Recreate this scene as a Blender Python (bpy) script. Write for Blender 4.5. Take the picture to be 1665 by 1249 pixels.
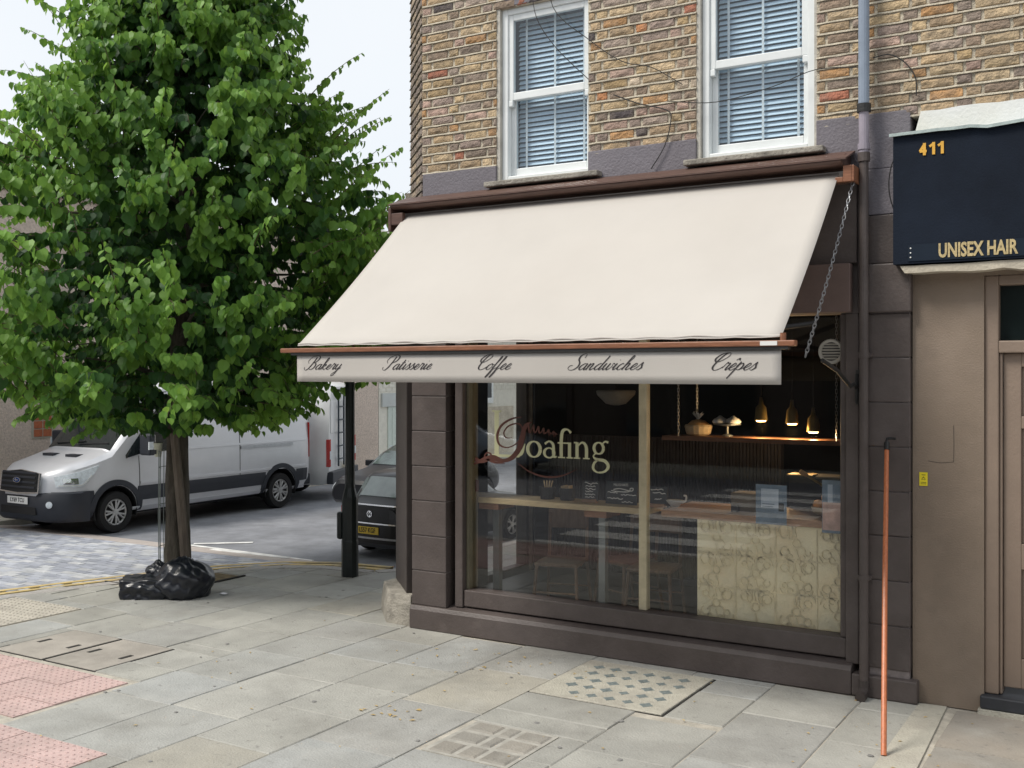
import bpy, bmesh, math, random
from mathutils import Vector, Matrix, Euler
R = math.radians
rnd = random.Random(7)
for o in list(bpy.data.objects):
    bpy.data.objects.remove(o)
SC = bpy.context.scene
COL = SC.collection

# ------------------------------------------------------------------ camera, sky, sun, exposure
cam_d = bpy.data.cameras.new('camera')
cam = bpy.data.objects.new('camera', cam_d)
COL.objects.link(cam)
cam.location = (5.578, -7.502, 2.2)
cam.rotation_euler = (R(90), 0, math.atan2(0.5193, 0.8546))
cam_d.sensor_fit = 'HORIZONTAL'
cam_d.sensor_width = 36
cam_d.lens = 36 * 1741 / 1665
cam_d.shift_y = -16.5 / 1665
cam_d.clip_start = 0.05
cam_d.clip_end = 800
SC.camera = cam

world = bpy.data.worlds.new('World')
SC.world = world
world.use_nodes = True
wn = world.node_tree
wn.nodes.clear()
w_out = wn.nodes.new('ShaderNodeOutputWorld')
w_bg = wn.nodes.new('ShaderNodeBackground')
w_sky = wn.nodes.new('ShaderNodeTexSky')
w_sky.sky_type = 'NISHITA'
w_sky.sun_disc = False
SUN_EL, SUN_AZ = R(52), R(222)          # azimuth clockwise from +Y
w_sky.sun_elevation = SUN_EL
w_sky.sun_rotation = SUN_AZ
w_sky.dust_density = 3.0
w_cloud = wn.nodes.new('ShaderNodeTexNoise')
w_cloud.inputs['Scale'].default_value = 1.6
w_cloud.inputs['Detail'].default_value = 5
w_cr = wn.nodes.new('ShaderNodeValToRGB')
w_cr.color_ramp.elements[0].position = 0.3
w_cr.color_ramp.elements[0].color = (6.5, 6.95, 7.4, 1)
w_cr.color_ramp.elements[1].position = 0.7
w_cr.color_ramp.elements[1].color = (7.7, 7.85, 7.95, 1)
w_tc = wn.nodes.new('ShaderNodeTexCoord')
w_mix = wn.nodes.new('ShaderNodeMix')
w_mix.data_type = 'RGBA'
w_mix.inputs['Factor'].default_value = 0.88
wn.links.new(w_tc.outputs['Generated'], w_cloud.inputs['Vector'])
wn.links.new(w_cloud.outputs['Fac'], w_cr.inputs['Fac'])
wn.links.new(w_sky.outputs['Color'], w_mix.inputs['A'])
wn.links.new(w_cr.outputs['Color'], w_mix.inputs['B'])
wn.links.new(w_mix.outputs['Result'], w_bg.inputs['Color'])
w_bg.inputs['Strength'].default_value = 0.1
wn.links.new(w_bg.outputs['Background'], w_out.inputs['Surface'])

sun_d = bpy.data.lights.new('sun', 'SUN')
sun_d.energy = 2.3
sun_d.angle = R(18)
sun_d.color = (1.0, 0.945, 0.86)
sun = bpy.data.objects.new('sun', sun_d)
COL.objects.link(sun)
sdir = Vector((math.sin(SUN_AZ) * math.cos(SUN_EL), math.cos(SUN_AZ) * math.cos(SUN_EL), math.sin(SUN_EL)))
sun.rotation_euler = sdir.to_track_quat('Z', 'Y').to_euler()
sun.location = (0, -10, 20)

SC.view_settings.view_transform = 'Standard'
SC.view_settings.look = 'None'
SC.view_settings.exposure = 0.45
SC.view_settings.gamma = 1.0
SC.view_settings.use_curve_mapping = False
SC.render.engine = 'CYCLES'
SC.cycles.max_bounces = 8
SC.cycles.transparent_max_bounces = 16
SC.cycles.use_denoising = True

# ------------------------------------------------------------------ materials
def _n(nt, t):
    return nt.nodes.new(t)

def mat(name, col=(.5, .5, .5), rough=.7, var=.15, scale=6.0, bump=0.0, bscale=40.0, metal=0.0, spec=.5,
        src=None, coat=0.0, emit=0.0, ecol=None, tint=None, tscale=1.5, tfac=.5, stretch=None, trans=0.0):
    m = bpy.data.materials.new(name)
    m.use_nodes = True
    nt = m.node_tree
    b = nt.nodes['Principled BSDF']
    b.inputs['Roughness'].default_value = rough
    b.inputs['Metallic'].default_value = metal
    b.inputs['Specular IOR Level'].default_value = spec
    b.inputs['Coat Weight'].default_value = coat
    b.inputs['Coat Roughness'].default_value = 0.08
    if trans:
        b.inputs['Subsurface Weight'].default_value = trans
    if emit:
        b.inputs['Emission Color'].default_value = (*(ecol or col), 1)
        b.inputs['Emission Strength'].default_value = emit
    tc = _n(nt, 'ShaderNodeTexCoord')
    oi = _n(nt, 'ShaderNodeObjectInfo')
    off = _n(nt, 'ShaderNodeVectorMath'); off.operation = 'MULTIPLY_ADD'
    comb = _n(nt, 'ShaderNodeCombineXYZ')
    for k in 'XYZ':
        nt.links.new(oi.outputs['Random'], comb.inputs[k])
    nt.links.new(comb.outputs[0], off.inputs[0])
    off.inputs[1].default_value = (37, 53, 71)
    if stretch:
        mp = _n(nt, 'ShaderNodeVectorMath'); mp.operation = 'MULTIPLY'
        mp.inputs[1].default_value = stretch
        nt.links.new(tc.outputs['Object'], mp.inputs[0])
        nt.links.new(mp.outputs[0], off.inputs[2])
    else:
        nt.links.new(tc.outputs['Object'], off.inputs[2])
    vec = off.outputs[0]
    base = None
    if src == 'object':
        base = oi.outputs['Color']
    elif src:
        at = _n(nt, 'ShaderNodeAttribute'); at.attribute_name = src
        base = at.outputs['Color']
    else:
        rgb = _n(nt, 'ShaderNodeRGB'); rgb.outputs[0].default_value = (*col, 1)
        base = rgb.outputs[0]
    if tint:
        n2 = _n(nt, 'ShaderNodeTexNoise'); n2.inputs['Scale'].default_value = tscale; n2.inputs['Detail'].default_value = 4
        nt.links.new(vec, n2.inputs['Vector'])
        r2 = _n(nt, 'ShaderNodeValToRGB')
        r2.color_ramp.elements[0].position = .42; r2.color_ramp.elements[1].position = .68
        r2.color_ramp.elements[1].color = (tfac, tfac, tfac, 1)
        nt.links.new(n2.outputs['Fac'], r2.inputs['Fac'])
        mx = _n(nt, 'ShaderNodeMix'); mx.data_type = 'RGBA'
        nt.links.new(r2.outputs['Color'], mx.inputs['Factor'])
        nt.links.new(base, mx.inputs['A']); mx.inputs['B'].default_value = (*tint, 1)
        base = mx.outputs['Result']
    if var:
        n1 = _n(nt, 'ShaderNodeTexNoise'); n1.inputs['Scale'].default_value = scale; n1.inputs['Detail'].default_value = 6
        n1.inputs['Roughness'].default_value = .65
        nt.links.new(vec, n1.inputs['Vector'])
        mr = _n(nt, 'ShaderNodeMapRange')
        mr.inputs['From Min'].default_value = .3; mr.inputs['From Max'].default_value = .7
        mr.inputs['To Min'].default_value = 1 - var; mr.inputs['To Max'].default_value = 1 + var
        nt.links.new(n1.outputs['Fac'], mr.inputs['Value'])
        sc_ = _n(nt, 'ShaderNodeVectorMath'); sc_.operation = 'SCALE'
        nt.links.new(base, sc_.inputs[0]); nt.links.new(mr.outputs[0], sc_.inputs['Scale'])
        base = sc_.outputs[0]
    nt.links.new(base, b.inputs['Base Color'])
    if bump:
        n3 = _n(nt, 'ShaderNodeTexNoise'); n3.inputs['Scale'].default_value = bscale; n3.inputs['Detail'].default_value = 4
        nt.links.new(vec, n3.inputs['Vector'])
        bp = _n(nt, 'ShaderNodeBump'); bp.inputs['Strength'].default_value = bump; bp.inputs['Distance'].default_value = .02
        nt.links.new(n3.outputs['Fac'], bp.inputs['Height'])
        nt.links.new(bp.outputs['Normal'], b.inputs['Normal'])
    return m

def glass_mat(name, tint=(.9, .95, .95), ior=1.5, rough=0.0):
    m = bpy.data.materials.new(name)
    m.use_nodes = True
    nt = m.node_tree
    nt.nodes.clear()
    out = _n(nt, 'ShaderNodeOutputMaterial')
    tr = _n(nt, 'ShaderNodeBsdfTransparent'); tr.inputs[0].default_value = (*tint, 1)
    gl = _n(nt, 'ShaderNodeBsdfGlossy'); gl.inputs['Roughness'].default_value = rough
    fr = _n(nt, 'ShaderNodeFresnel')
    ge = _n(nt, 'ShaderNodeNewGeometry')          # the exit face of a pane reflects like its entry face
    mi = _n(nt, 'ShaderNodeMapRange'); mi.inputs['To Min'].default_value = ior; mi.inputs['To Max'].default_value = 1 / ior
    nt.links.new(ge.outputs['Backfacing'], mi.inputs['Value']); nt.links.new(mi.outputs[0], fr.inputs['IOR'])
    mx = _n(nt, 'ShaderNodeMixShader')
    nt.links.new(fr.outputs[0], mx.inputs[0]); nt.links.new(tr.outputs[0], mx.inputs[1]); nt.links.new(gl.outputs[0], mx.inputs[2])
    nt.links.new(mx.outputs[0], out.inputs[0])
    return m

M = {}
M['asphalt'] = mat('asphalt', (.235, .245, .27), .85, .22, 3, .5, 180, tint=(.27, .275, .295), tscale=.35, tfac=.6)
M['slab'] = mat('york_stone', (.38, .38, .36), .82, .13, 2.6, .35, 70, src='object', tint=(.30, .295, .27), tscale=1.7, tfac=.55)
M['slab_bed'] = mat('joint_mortar', (.44, .41, .35), .95, .25, 9, .3, 90)
M['kerb'] = mat('granite_kerb', (.40, .38, .36), .8, .2, 20, .3, 120)
M['block'] = mat('block_paving', rough=.8, var=.14, scale=12, bump=.3, bscale=90, src='Col')
M['tactile_red'] = mat('tactile_red', (.56, .41, .385), .85, .14, 4, .3, 80, tint=(.46, .33, .30), tscale=2, tfac=.6)
M['tactile_buff'] = mat('tactile_buff', (.49, .455, .39), .85, .16, 4, .3, 80)
M['white_line'] = mat('road_paint_white', (.80, .80, .78), .7, .16, 8, .2, 90, tint=(.3, .3, .3), tscale=6, tfac=.5)
M['yellow_line'] = mat('road_paint_yellow', (.62, .47, .2), .7, .2, 8, .2, 90, tint=(.32, .3, .27), tscale=5, tfac=.7)
M['brick'] = mat('stock_brick', rough=.9, var=.34, scale=19, bump=.7, bscale=75, src='object', tint=(.20, .165, .13), tscale=13, tfac=.45)
M['brick_j'] = mat('stock_brick_joined', rough=.9, var=.34, scale=19, bump=.7, bscale=75, src='Col', tint=(.20, .165, .13), tscale=13, tfac=.45)
M['mortar'] = mat('lime_mortar', (.58, .52, .41), .95, .2, 14, .6, 110, tint=(.34, .30, .235), tscale=5, tfac=.6)
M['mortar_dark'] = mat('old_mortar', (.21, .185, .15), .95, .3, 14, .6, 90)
M['render_grey'] = mat('grey_painted_render', (.165, .152, .170), .75, .12, 3, .35, 60, tint=(.21, .2, .23), tscale=2, tfac=.4)
M['brown'] = mat('brown_masonry_paint', (.090, .073, .068), .5, .14, 5, .18, 50, tint=(.125, .105, .1), tscale=2.2, tfac=.5, spec=.4)
M['brown_dark'] = mat('brown_paint_dark', (.05, .04, .037), .55, .15, 5, .15, 40)
M['joint_pale'] = mat('worn_joint', (.22, .19, .185), .9, .3, 20)
M['frame_olive'] = mat('olive_frame', (.16, .145, .1), .6, .15, 6, .1, 40)
M['cream_wood'] = mat('cream_painted_wood', (.50, .44, .30), .6, .15, 9, .15, 40)
M['upvc'] = mat('white_window_paint', (.76, .79, .79), .4, .06, 4, 0)
M['reveal'] = mat('window_reveal', (.48, .46, .41), .85, .2, 8, .3, 60)
M['stone'] = mat('weathered_stone', (.34, .315, .27), .9, .28, 7, .6, 50, tint=(.15, .14, .12), tscale=6, tfac=.6)
M['slat'] = mat('blind_slat', (.70, .835, .93), .45, .04, 4)  # white slats tinted blue: sky reflection of the panes put into the colour
M['room'] = mat('dim_room', (.10, .13, .17), .9, .1, 2)
M['win_glass'] = glass_mat('window_glass', (.94, .97, .99), 1.55)
M['shop_glass'] = glass_mat('shop_glass', (.985, .985, .98), 1.5)
M['canvas'] = mat('awning_canvas', (.515, .487, .452), .85, .035, 1.2, .12, 260, tint=(.485, .453, .415), tscale=.9, tfac=.5)
M['awn_wood'] = mat('awning_wood', (.25, .105, .055), .45, .3, 10, .1, 40, stretch=(1, 9, 9))
M['awn_brown'] = mat('awning_hood', (.10, .055, .042), .5, .35, 6, .1, 40, stretch=(1, 8, 8))
M['letter_dark'] = mat('dark_lettering', (.035, .03, .032), .7, .05, 4)
M['iron'] = mat('black_iron', (.02, .02, .02), .5, .2, 12, .15, 60)
M['steel'] = mat('galvanised_steel', (.42, .43, .45), .4, .15, 20, metal=.8)
M['pipe_blue'] = mat('pipe_blue_grey', (.235, .285, .36), .45, .12, 5)
M['pipe_mauve'] = mat('pipe_mauve', (.30, .27, .32), .5, .15, 5)
M['navy'] = mat('navy_board', (.010, .015, .026), .75, .25, 2, .1, 80, spec=.15)
M['navy2'] = mat('navy_strip', (.014, .022, .036), .7, .2, 3, spec=.15)
M['gold'] = mat('gold_lettering', (.72, .40, .06), .45, .1, 12)
M['gold_pale'] = mat('pale_gold_lettering', (.52, .41, .21), .5, .25, 40, .2, 60)
M['white_wall'] = mat('white_render', (.80, .81, .80), .8, .06, 3, .2, 40, tint=(.62, .60, .5), tscale=2, tfac=.5)
M['ledge'] = mat('stained_ledge', (.52, .47, .38), .85, .22, 6, .4, 50)
M['flashing'] = mat('lead_flashing', (.36, .43, .42), .6, .2, 7, .3, 30)
M['tan_render'] = mat('tan_render', (.225, .175, .133), .8, .12, 2.2, .22, 90, tint=(.265, .21, .165), tscale=1.6, tfac=.6)
M['tan_door'] = mat('tan_door_paint', (.25, .19, .148), .55, .08, 4, .12, 50)
M['door_glass'] = mat('dark_fanlight', (.012, .02, .02), .08, .1, 3)
M['step_dark'] = mat('dark_step', (.03, .033, .04), .5, .2, 6)
M['yellow'] = mat('yellow_sticker', (.80, .66, .02), .5, .03, 4)
M['red_paint'] = mat('red_scrawl', (.30, .05, .04), .6, .2, 20)
M['pole_wood'] = mat('varnished_pole', (.50, .155, .06), .35, .22, 12, .06, 40, stretch=(6, 6, 1))
M['bark'] = mat('tree_bark', (.085, .072, .058), .95, .4, 9, 1.0, 34, tint=(.12, .115, .085), tscale=5, tfac=.5, stretch=(2, 2, .5))
M['stake'] = mat('weathered_stake', (.16, .13, .105), .9, .3, 10, .5, 50, stretch=(4, 4, .4))
M['wire'] = mat('guard_wire', (.22, .25, .24), .6, .1, 9, metal=.3)
M['cup'] = mat('paper_cup', (.62, .64, .53), .7, .06, 9)
M['bin_bag'] = mat('black_polythene', (.010, .012, .018), .3, .2, 5, .14, 12, spec=.55)
M['soil'] = mat('tree_pit_soil', (.20, .15, .08), .95, .4, 14, .6, 70)
M['pebble'] = mat('pebbledash', (.63, .53, .455), .95, .22, 24, 1.0, 55, tint=(.47, .395, .345), tscale=.7, tfac=.6)
M['red_brick'] = mat('new_red_brick', (.42, .13, .06), .9, .2, 20, .3, 60)
M['white_brick'] = mat('painted_brick', (.70, .68, .60), .85, .1, 9, .3, 60)
M['pale_door'] = mat('pale_green_door', (.55, .62, .57), .6, .06, 4)
M['silver'] = mat('silver_paint', (.68, .69, .72), .38, .04, 3, metal=.25, coat=.4)
M['van_white'] = mat('white_van_paint', (.74, .75, .76), .35, .04, 3, coat=.4)
M['car_black'] = mat('black_car_paint', (.006, .007, .010), .3, .1, 3, coat=.15, spec=.35)
M['car_grey'] = mat('dark_grey_car_paint', (.015, .016, .019), .35, .1, 3, coat=.1, spec=.3)
M['plastic'] = mat('black_plastic', (.028, .032, .042), .5, .1, 6)
M['tyre'] = mat('tyre_rubber', (.014, .014, .015), .85, .2, 9)
M['alloy'] = mat('wheel_cover', (.52, .52, .52), .35, .1, 7, metal=.5)
M['car_glass'] = mat('car_glass', (.02, .028, .03), .04, 0, spec=.9)
M['car_glass_pale'] = mat('pale_rear_glass', (.30, .37, .38), .06, .2, 2, spec=.9)
M['lamp_clear'] = mat('lamp_lens', (.68, .74, .78), .1, .2, 20, spec=.8)
M['lamp_red'] = mat('red_lens', (.45, .02, .015), .15, .1, 9)
M['lamp_amber'] = mat('amber_lens', (.70, .28, .04), .15, .1, 9)
M['chrome'] = mat('chrome_trim', (.75, .76, .78), .15, .03, 9, metal=.9)
M['plate_y'] = mat('yellow_plate', (.85, .60, .06), .4, .03, 9)
M['plate_w'] = mat('white_plate', (.78, .78, .76), .4, .03, 9)
M['black'] = mat('matt_black', (.012, .012, .013), .7, .1, 9)
M['lamp_post'] = mat('black_post_paint', (.014, .019, .019), .4, .3, 9, .25, 20)
M['int_floor'] = mat('shop_floor', (.075, .072, .07), .5, .2, 4)
M['int_wall'] = mat('shop_wall_dark', (.022, .024, .03), .8, .2, 2)
M['slatted'] = mat('dark_reeding', (.062, .052, .05), .6, .25, 12, stretch=(1, 1, .2))
M['oak'] = mat('pale_oak', (.47, .37, .215), .5, .22, 6, .1, 40, stretch=(1, 8, 8))
M['walnut'] = mat('walnut_plank', (.22, .105, .055), .5, .3, 6, .1, 40, stretch=(1, 8, 8))
M['counter_wood'] = mat('counter_wood', (.31, .18, .1), .5, .3, 8, .2, 30, stretch=(1, 6, 6))
M['stool_wood'] = mat('stool_wood', (.20, .13, .085), .55, .25, 7, stretch=(5, 5, 1))
M['leg_grey'] = mat('grey_steel_leg', (.20, .22, .22), .45, .1, 9, metal=.4)
M['brass'] = mat('aged_brass', (.34, .25, .09), .35, .2, 12, metal=.7)
M['glow'] = mat('lit_bulb', (1, .62, .2), .5, 0, emit=14.0, ecol=(1, .6, .22))
M['china'] = mat('white_china', (.66, .66, .64), .3, .05, 8)
M['bread'] = mat('bread_crust', (.50, .30, .13), .8, .25, 12, .4, 40)
M['bag_paper'] = mat('paper_bag', (.52, .41, .26), .8, .15, 12, .4, 25)
M['orange'] = mat('orange_peel', (.72, .31, .07), .5, .12, 9)
M['slate'] = mat('chalkboard', (.012, .016, .02), .6, .2, 8)
M['chalk'] = mat('chalk_writing', (.66, .66, .63), .9, .2, 60)
M['notice'] = mat('printed_notice', (.115, .165, .22), .5, .35, 7)
M['notice_pale'] = mat('notice_pale_print', (.34, .40, .48), .5, .1, 9)
M['pink'] = mat('notice_pink', (.42, .28, .235), .5, .4, 9)
M['glass_cream'] = mat('cream_window_lettering', (.60, .60, .38), .6, .05, 9)
M['glass_red'] = mat('brown_red_window_lettering', (.105, .035, .025), .6, .2, 20)
M['shade'] = mat('lamp_shade_linen', (.36, .34, .30), .8, .1, 9)
M['twig'] = mat('twig_bark', (.11, .09, .05), .9, .2, 20)
M['cable'] = mat('black_cable', (.018, .018, .018), .6, .1, 9)
M['litter_leaf'] = mat('dry_leaf', (.46, .33, .13), .8, .3, 30)
M['dark_gap'] = mat('dark_gap', (.03, .028, .025), .9, .3, 12)
M['lens_grate'] = mat('pavement_light_glass', (.20, .235, .235), .35, .35, 40)
M['concrete'] = mat('pale_concrete', (.47, .45, .38), .9, .13, 7, .5, 80)
M['brown_slab'] = mat('brown_stone', (.37, .34, .30), .85, .2, 3, .3, 70, src=None, tint=(.28, .26, .23), tscale=2, tfac=.5)

def add_stains(m, col, scale, amount, lo=.5, hi=.72, detail=6):
    """street dirt that runs across neighbouring stones (placed in world space)"""
    nt = m.node_tree
    b = nt.nodes['Principled BSDF']
    src = b.inputs['Base Color'].links[0].from_socket
    g = _n(nt, 'ShaderNodeNewGeometry')
    n = _n(nt, 'ShaderNodeTexNoise'); n.inputs['Scale'].default_value = scale; n.inputs['Detail'].default_value = detail; n.inputs['Roughness'].default_value = .6
    nt.links.new(g.outputs['Position'], n.inputs['Vector'])
    r = _n(nt, 'ShaderNodeMapRange'); r.inputs['From Min'].default_value = lo; r.inputs['From Max'].default_value = hi; r.inputs['To Max'].default_value = amount
    nt.links.new(n.outputs['Fac'], r.inputs['Value'])
    mx = _n(nt, 'ShaderNodeMix'); mx.data_type = 'RGBA'
    nt.links.new(r.outputs[0], mx.inputs['Factor']); nt.links.new(src, mx.inputs['A']); mx.inputs['B'].default_value = (*col, 1)
    nt.links.new(mx.outputs['Result'], b.inputs['Base Color'])
add_stains(M['slab'], (.20, .19, .17), 1.1, .55)
add_stains(M['slab'], (.16, .15, .14), 14, .5, .62, .72, 3)
add_stains(M['slab'], (.50, .49, .45), 2.3, .4, .56, .75)
for k_ in ('tactile_red', 'tactile_buff', 'concrete'):
    add_stains(M[k_], (.24, .20, .18), 1.6, .45)
    add_stains(M[k_], (.2, .18, .17), 16, .4, .62, .72, 3)
add_stains(M['tan_render'], (.27, .215, .17), 2.6, .4, .55, .66, 4)
add_stains(M['tan_render'], (.16, .125, .10), 3.4, .35, .58, .75)
add_stains(M['brown'], (.15, .125, .115), 4.5, .35, .58, .72)
add_stains(M['brick'], (.11, .095, .08), .9, .45, .5, .75)
add_stains(M['asphalt'], (.13, .135, .145), .8, .5, .5, .7)

def tin_mat():
    m = mat('pressed_tin', (.78, .71, .49), .5, .1, 6, 0, tint=(.66, .50, .29), tscale=3, tfac=.45)
    nt = m.node_tree
    b = nt.nodes['Principled BSDF']
    tc = _n(nt, 'ShaderNodeTexCoord')
    n = _n(nt, 'ShaderNodeTexNoise'); n.inputs['Scale'].default_value = 22; n.inputs['Detail'].default_value = 2
    nt.links.new(tc.outputs['Object'], n.inputs['Vector'])
    bp = _n(nt, 'ShaderNodeBump'); bp.inputs['Strength'].default_value = .5; bp.inputs['Distance'].default_value = .015
    nt.links.new(n.outputs['Fac'], bp.inputs['Height']); nt.links.new(bp.outputs['Normal'], b.inputs['Normal'])
    return m
M['tin'] = tin_mat()

def leaf_mat():
    m = bpy.data.materials.new('lime_leaf')
    m.use_nodes = True
    nt = m.node_tree
    b = nt.nodes['Principled BSDF']
    at = _n(nt, 'ShaderNodeAttribute'); at.attribute_name = 'Col'
    nt.links.new(at.outputs['Color'], b.inputs['Base Color'])
    b.inputs['Roughness'].default_value = .48
    b.inputs['Specular IOR Level'].default_value = .3
    tl = _n(nt, 'ShaderNodeBsdfTranslucent')
    hs = _n(nt, 'ShaderNodeHueSaturation'); hs.inputs['Value'].default_value = 1.5; hs.inputs['Hue'].default_value = .48
    nt.links.new(at.outputs['Color'], hs.inputs['Color']); nt.links.new(hs.outputs[0], tl.inputs[0])
    mx = _n(nt, 'ShaderNodeMixShader'); mx.inputs[0].default_value = .38
    nt.links.new(b.outputs[0], mx.inputs[1]); nt.links.new(tl.outputs[0], mx.inputs[2])
    nt.links.new(mx.outputs[0], nt.nodes['Material Output'].inputs[0])
    return m
M['leaf'] = leaf_mat()

# ------------------------------------------------------------------ object helpers
OFF = {}

def tag(o, label, cat, group=None):
    o['label'] = label
    o['category'] = cat
    if group:
        o['group'] = group
    return o

def thing(name, label, cat, loc=(0, 0, 0), rz=0.0, group=None, local=False):
    o = bpy.data.objects.new(name, None)
    COL.objects.link(o)
    o.location = loc
    o.rotation_euler = (0, 0, rz)
    o.empty_display_size = .1
    OFF[o.name] = Vector((0, 0, 0)) if local else Vector(loc)
    return tag(o, label, cat, group)

def link(name, me, m=None, parent=None, kind=None):
    o = bpy.data.objects.new(name, me)
    COL.objects.link(o)
    if m is not None and len(me.materials) == 0:
        me.materials.append(m)
    if parent is not None:
        o.parent = parent
        OFF[o.name] = OFF.get(parent.name, Vector((0, 0, 0)))
    if kind:
        o['kind'] = kind
    return o

class MB:
    def __init__(s):
        s.v = []; s.f = []; s.c = []
        s.mi = []; s.cur = 0; s.col = None
    def add(s, vs, fs):
        b = len(s.v)
        s.v += [Vector(p) for p in vs]
        for f in fs:
            s.f.append(tuple(i + b for i in f)); s.mi.append(s.cur); s.c.append(s.col)
        return s
    def box(s, x0, x1, y0, y1, z0, z1, xf=None):
        vs = [(x0, y0, z0), (x1, y0, z0), (x1, y1, z0), (x0, y1, z0), (x0, y0, z1), (x1, y0, z1), (x1, y1, z1), (x0, y1, z1)]
        if xf is not None:
            vs = [xf @ Vector(p) for p in vs]
        return s.add(vs, [(0, 3, 2, 1), (4, 5, 6, 7), (0, 1, 5, 4), (1, 2, 6, 5), (2, 3, 7, 6), (3, 0, 4, 7)])
    def prism(s, poly, f, d):
        """poly: list of 2D; f maps (a,b,h)->3D; extruded from h=0 to d"""
        n = len(poly)
        vs = [f(a, b, 0) for a, b in poly] + [f(a, b, d) for a, b in poly]
        fs = [tuple(range(n))[::-1], tuple(range(n, 2 * n))]
        fs += [(i, (i + 1) % n, n + (i + 1) % n, n + i) for i in range(n)]
        return s.add(vs, fs)
    def tube(s, pts, r, n=8, caps=True):
        pts = [Vector(p) for p in pts]
        k = len(pts)
        rs = r if isinstance(r, (list, tuple)) else [r] * k
        up = None
        rings = []
        for i, p in enumerate(pts):
            t = (pts[min(i + 1, k - 1)] - pts[max(i - 1, 0)])
            if t.length < 1e-9:
                t = Vector((0, 0, 1))
            t.normalize()
            if up is None:
                up = Vector((0, 0, 1)) if abs(t.z) < .9 else Vector((1, 0, 0))
            a = (up - t * up.dot(t)).normalized()
            b = t.cross(a)
            up = a
            rings.append([p + (a * math.cos(2 * math.pi * j / n) + b * math.sin(2 * math.pi * j / n)) * rs[i] for j in range(n)])
        vs = [q for ring in rings for q in ring]
        fs = [(i * n + j, i * n + (j + 1) % n, (i + 1) * n + (j + 1) % n, (i + 1) * n + j) for i in range(k - 1) for j in range(n)]
        if caps:
            fs += [tuple(range(n))[::-1], tuple(range((k - 1) * n, k * n))]
        return s.add(vs, fs)
    def lathe(s, prof, n=16, xf=None, caps=True):
        """prof: (r,z) list around Z"""
        vs = []
        for r, z in prof:
            for j in range(n):
                a = 2 * math.pi * j / n
                vs.append(Vector((r * math.cos(a), r * math.sin(a), z)))
        if xf is not None:
            vs = [xf @ p for p in vs]
        k = len(prof)
        fs = [(i * n + j, i * n + (j + 1) % n, (i + 1) * n + (j + 1) % n, (i + 1) * n + j) for i in range(k - 1) for j in range(n)]
        if caps:
            fs += [tuple(range(n))[::-1], tuple(range((k - 1) * n, k * n))]
        return s.add(vs, fs)
    def mesh(s, name, m=None, off=None, smooth=False):
        me = bpy.data.meshes.new(name)
        off = off or Vector((0, 0, 0))
        me.from_pydata([p - off for p in s.v], [], s.f)
        ms = m if isinstance(m, (list, tuple)) else ([m] if m else [])
        for x in ms:
            me.materials.append(x)
        if len(ms) > 1:
            for p, i in zip(me.polygons, s.mi):
                p.material_index = i
        if any(c is not None for c in s.c):
            ca = me.color_attributes.new('Col', 'FLOAT_COLOR', 'CORNER')
            li = 0
            for p, c in zip(me.polygons, s.c):
                c = c or (.5, .5, .5)
                for _ in p.vertices:
                    ca.data[li].color = (c[0], c[1], c[2], 1); li += 1
        if smooth:
            for p in me.polygons:
                p.use_smooth = True
        me.update()
        return me
    def build(s, name, m=None, parent=None, smooth=False, bev=0.0, kind=None, fix=False):
        off = OFF.get(parent.name, Vector((0, 0, 0))) if parent is not None else None
        me = s.mesh(name, m, off, smooth)
        if fix:
            bm = bmesh.new(); bm.from_mesh(me)
            bmesh.ops.recalc_face_normals(bm, faces=bm.faces)
            bm.to_mesh(me); bm.free()
        o = link(name, me, None, parent, kind)
        if bev:
            md = o.modifiers.new('bevel', 'BEVEL'); md.width = bev; md.segments = 2; md.limit_method = 'ANGLE'
        return o

def box(name, m, parent, x0, x1, y0, y1, z0, z1, bev=0.0, kind=None):
    return MB().box(x0, x1, y0, y1, z0, z1).build(name, m, parent, bev=bev, kind=kind)

def bez(pts, n=6):
    """Catmull-Rom through points (any dimension)"""
    out = []
    P = [pts[0]] + list(pts) + [pts[-1]]
    for i in range(1, len(P) - 2):
        for k in range(n):
            t = k / n
            out.append(tuple(.5 * (2 * b + (c - a) * t + (2 * a - 5 * b + 4 * c - d) * t * t + (-a + 3 * b - 3 * c + d) * t ** 3)
                             for a, b, c, d in zip(P[i - 1], P[i], P[i + 1], P[i + 2])))
    out.append(tuple(pts[-1]))
    return out

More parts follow.
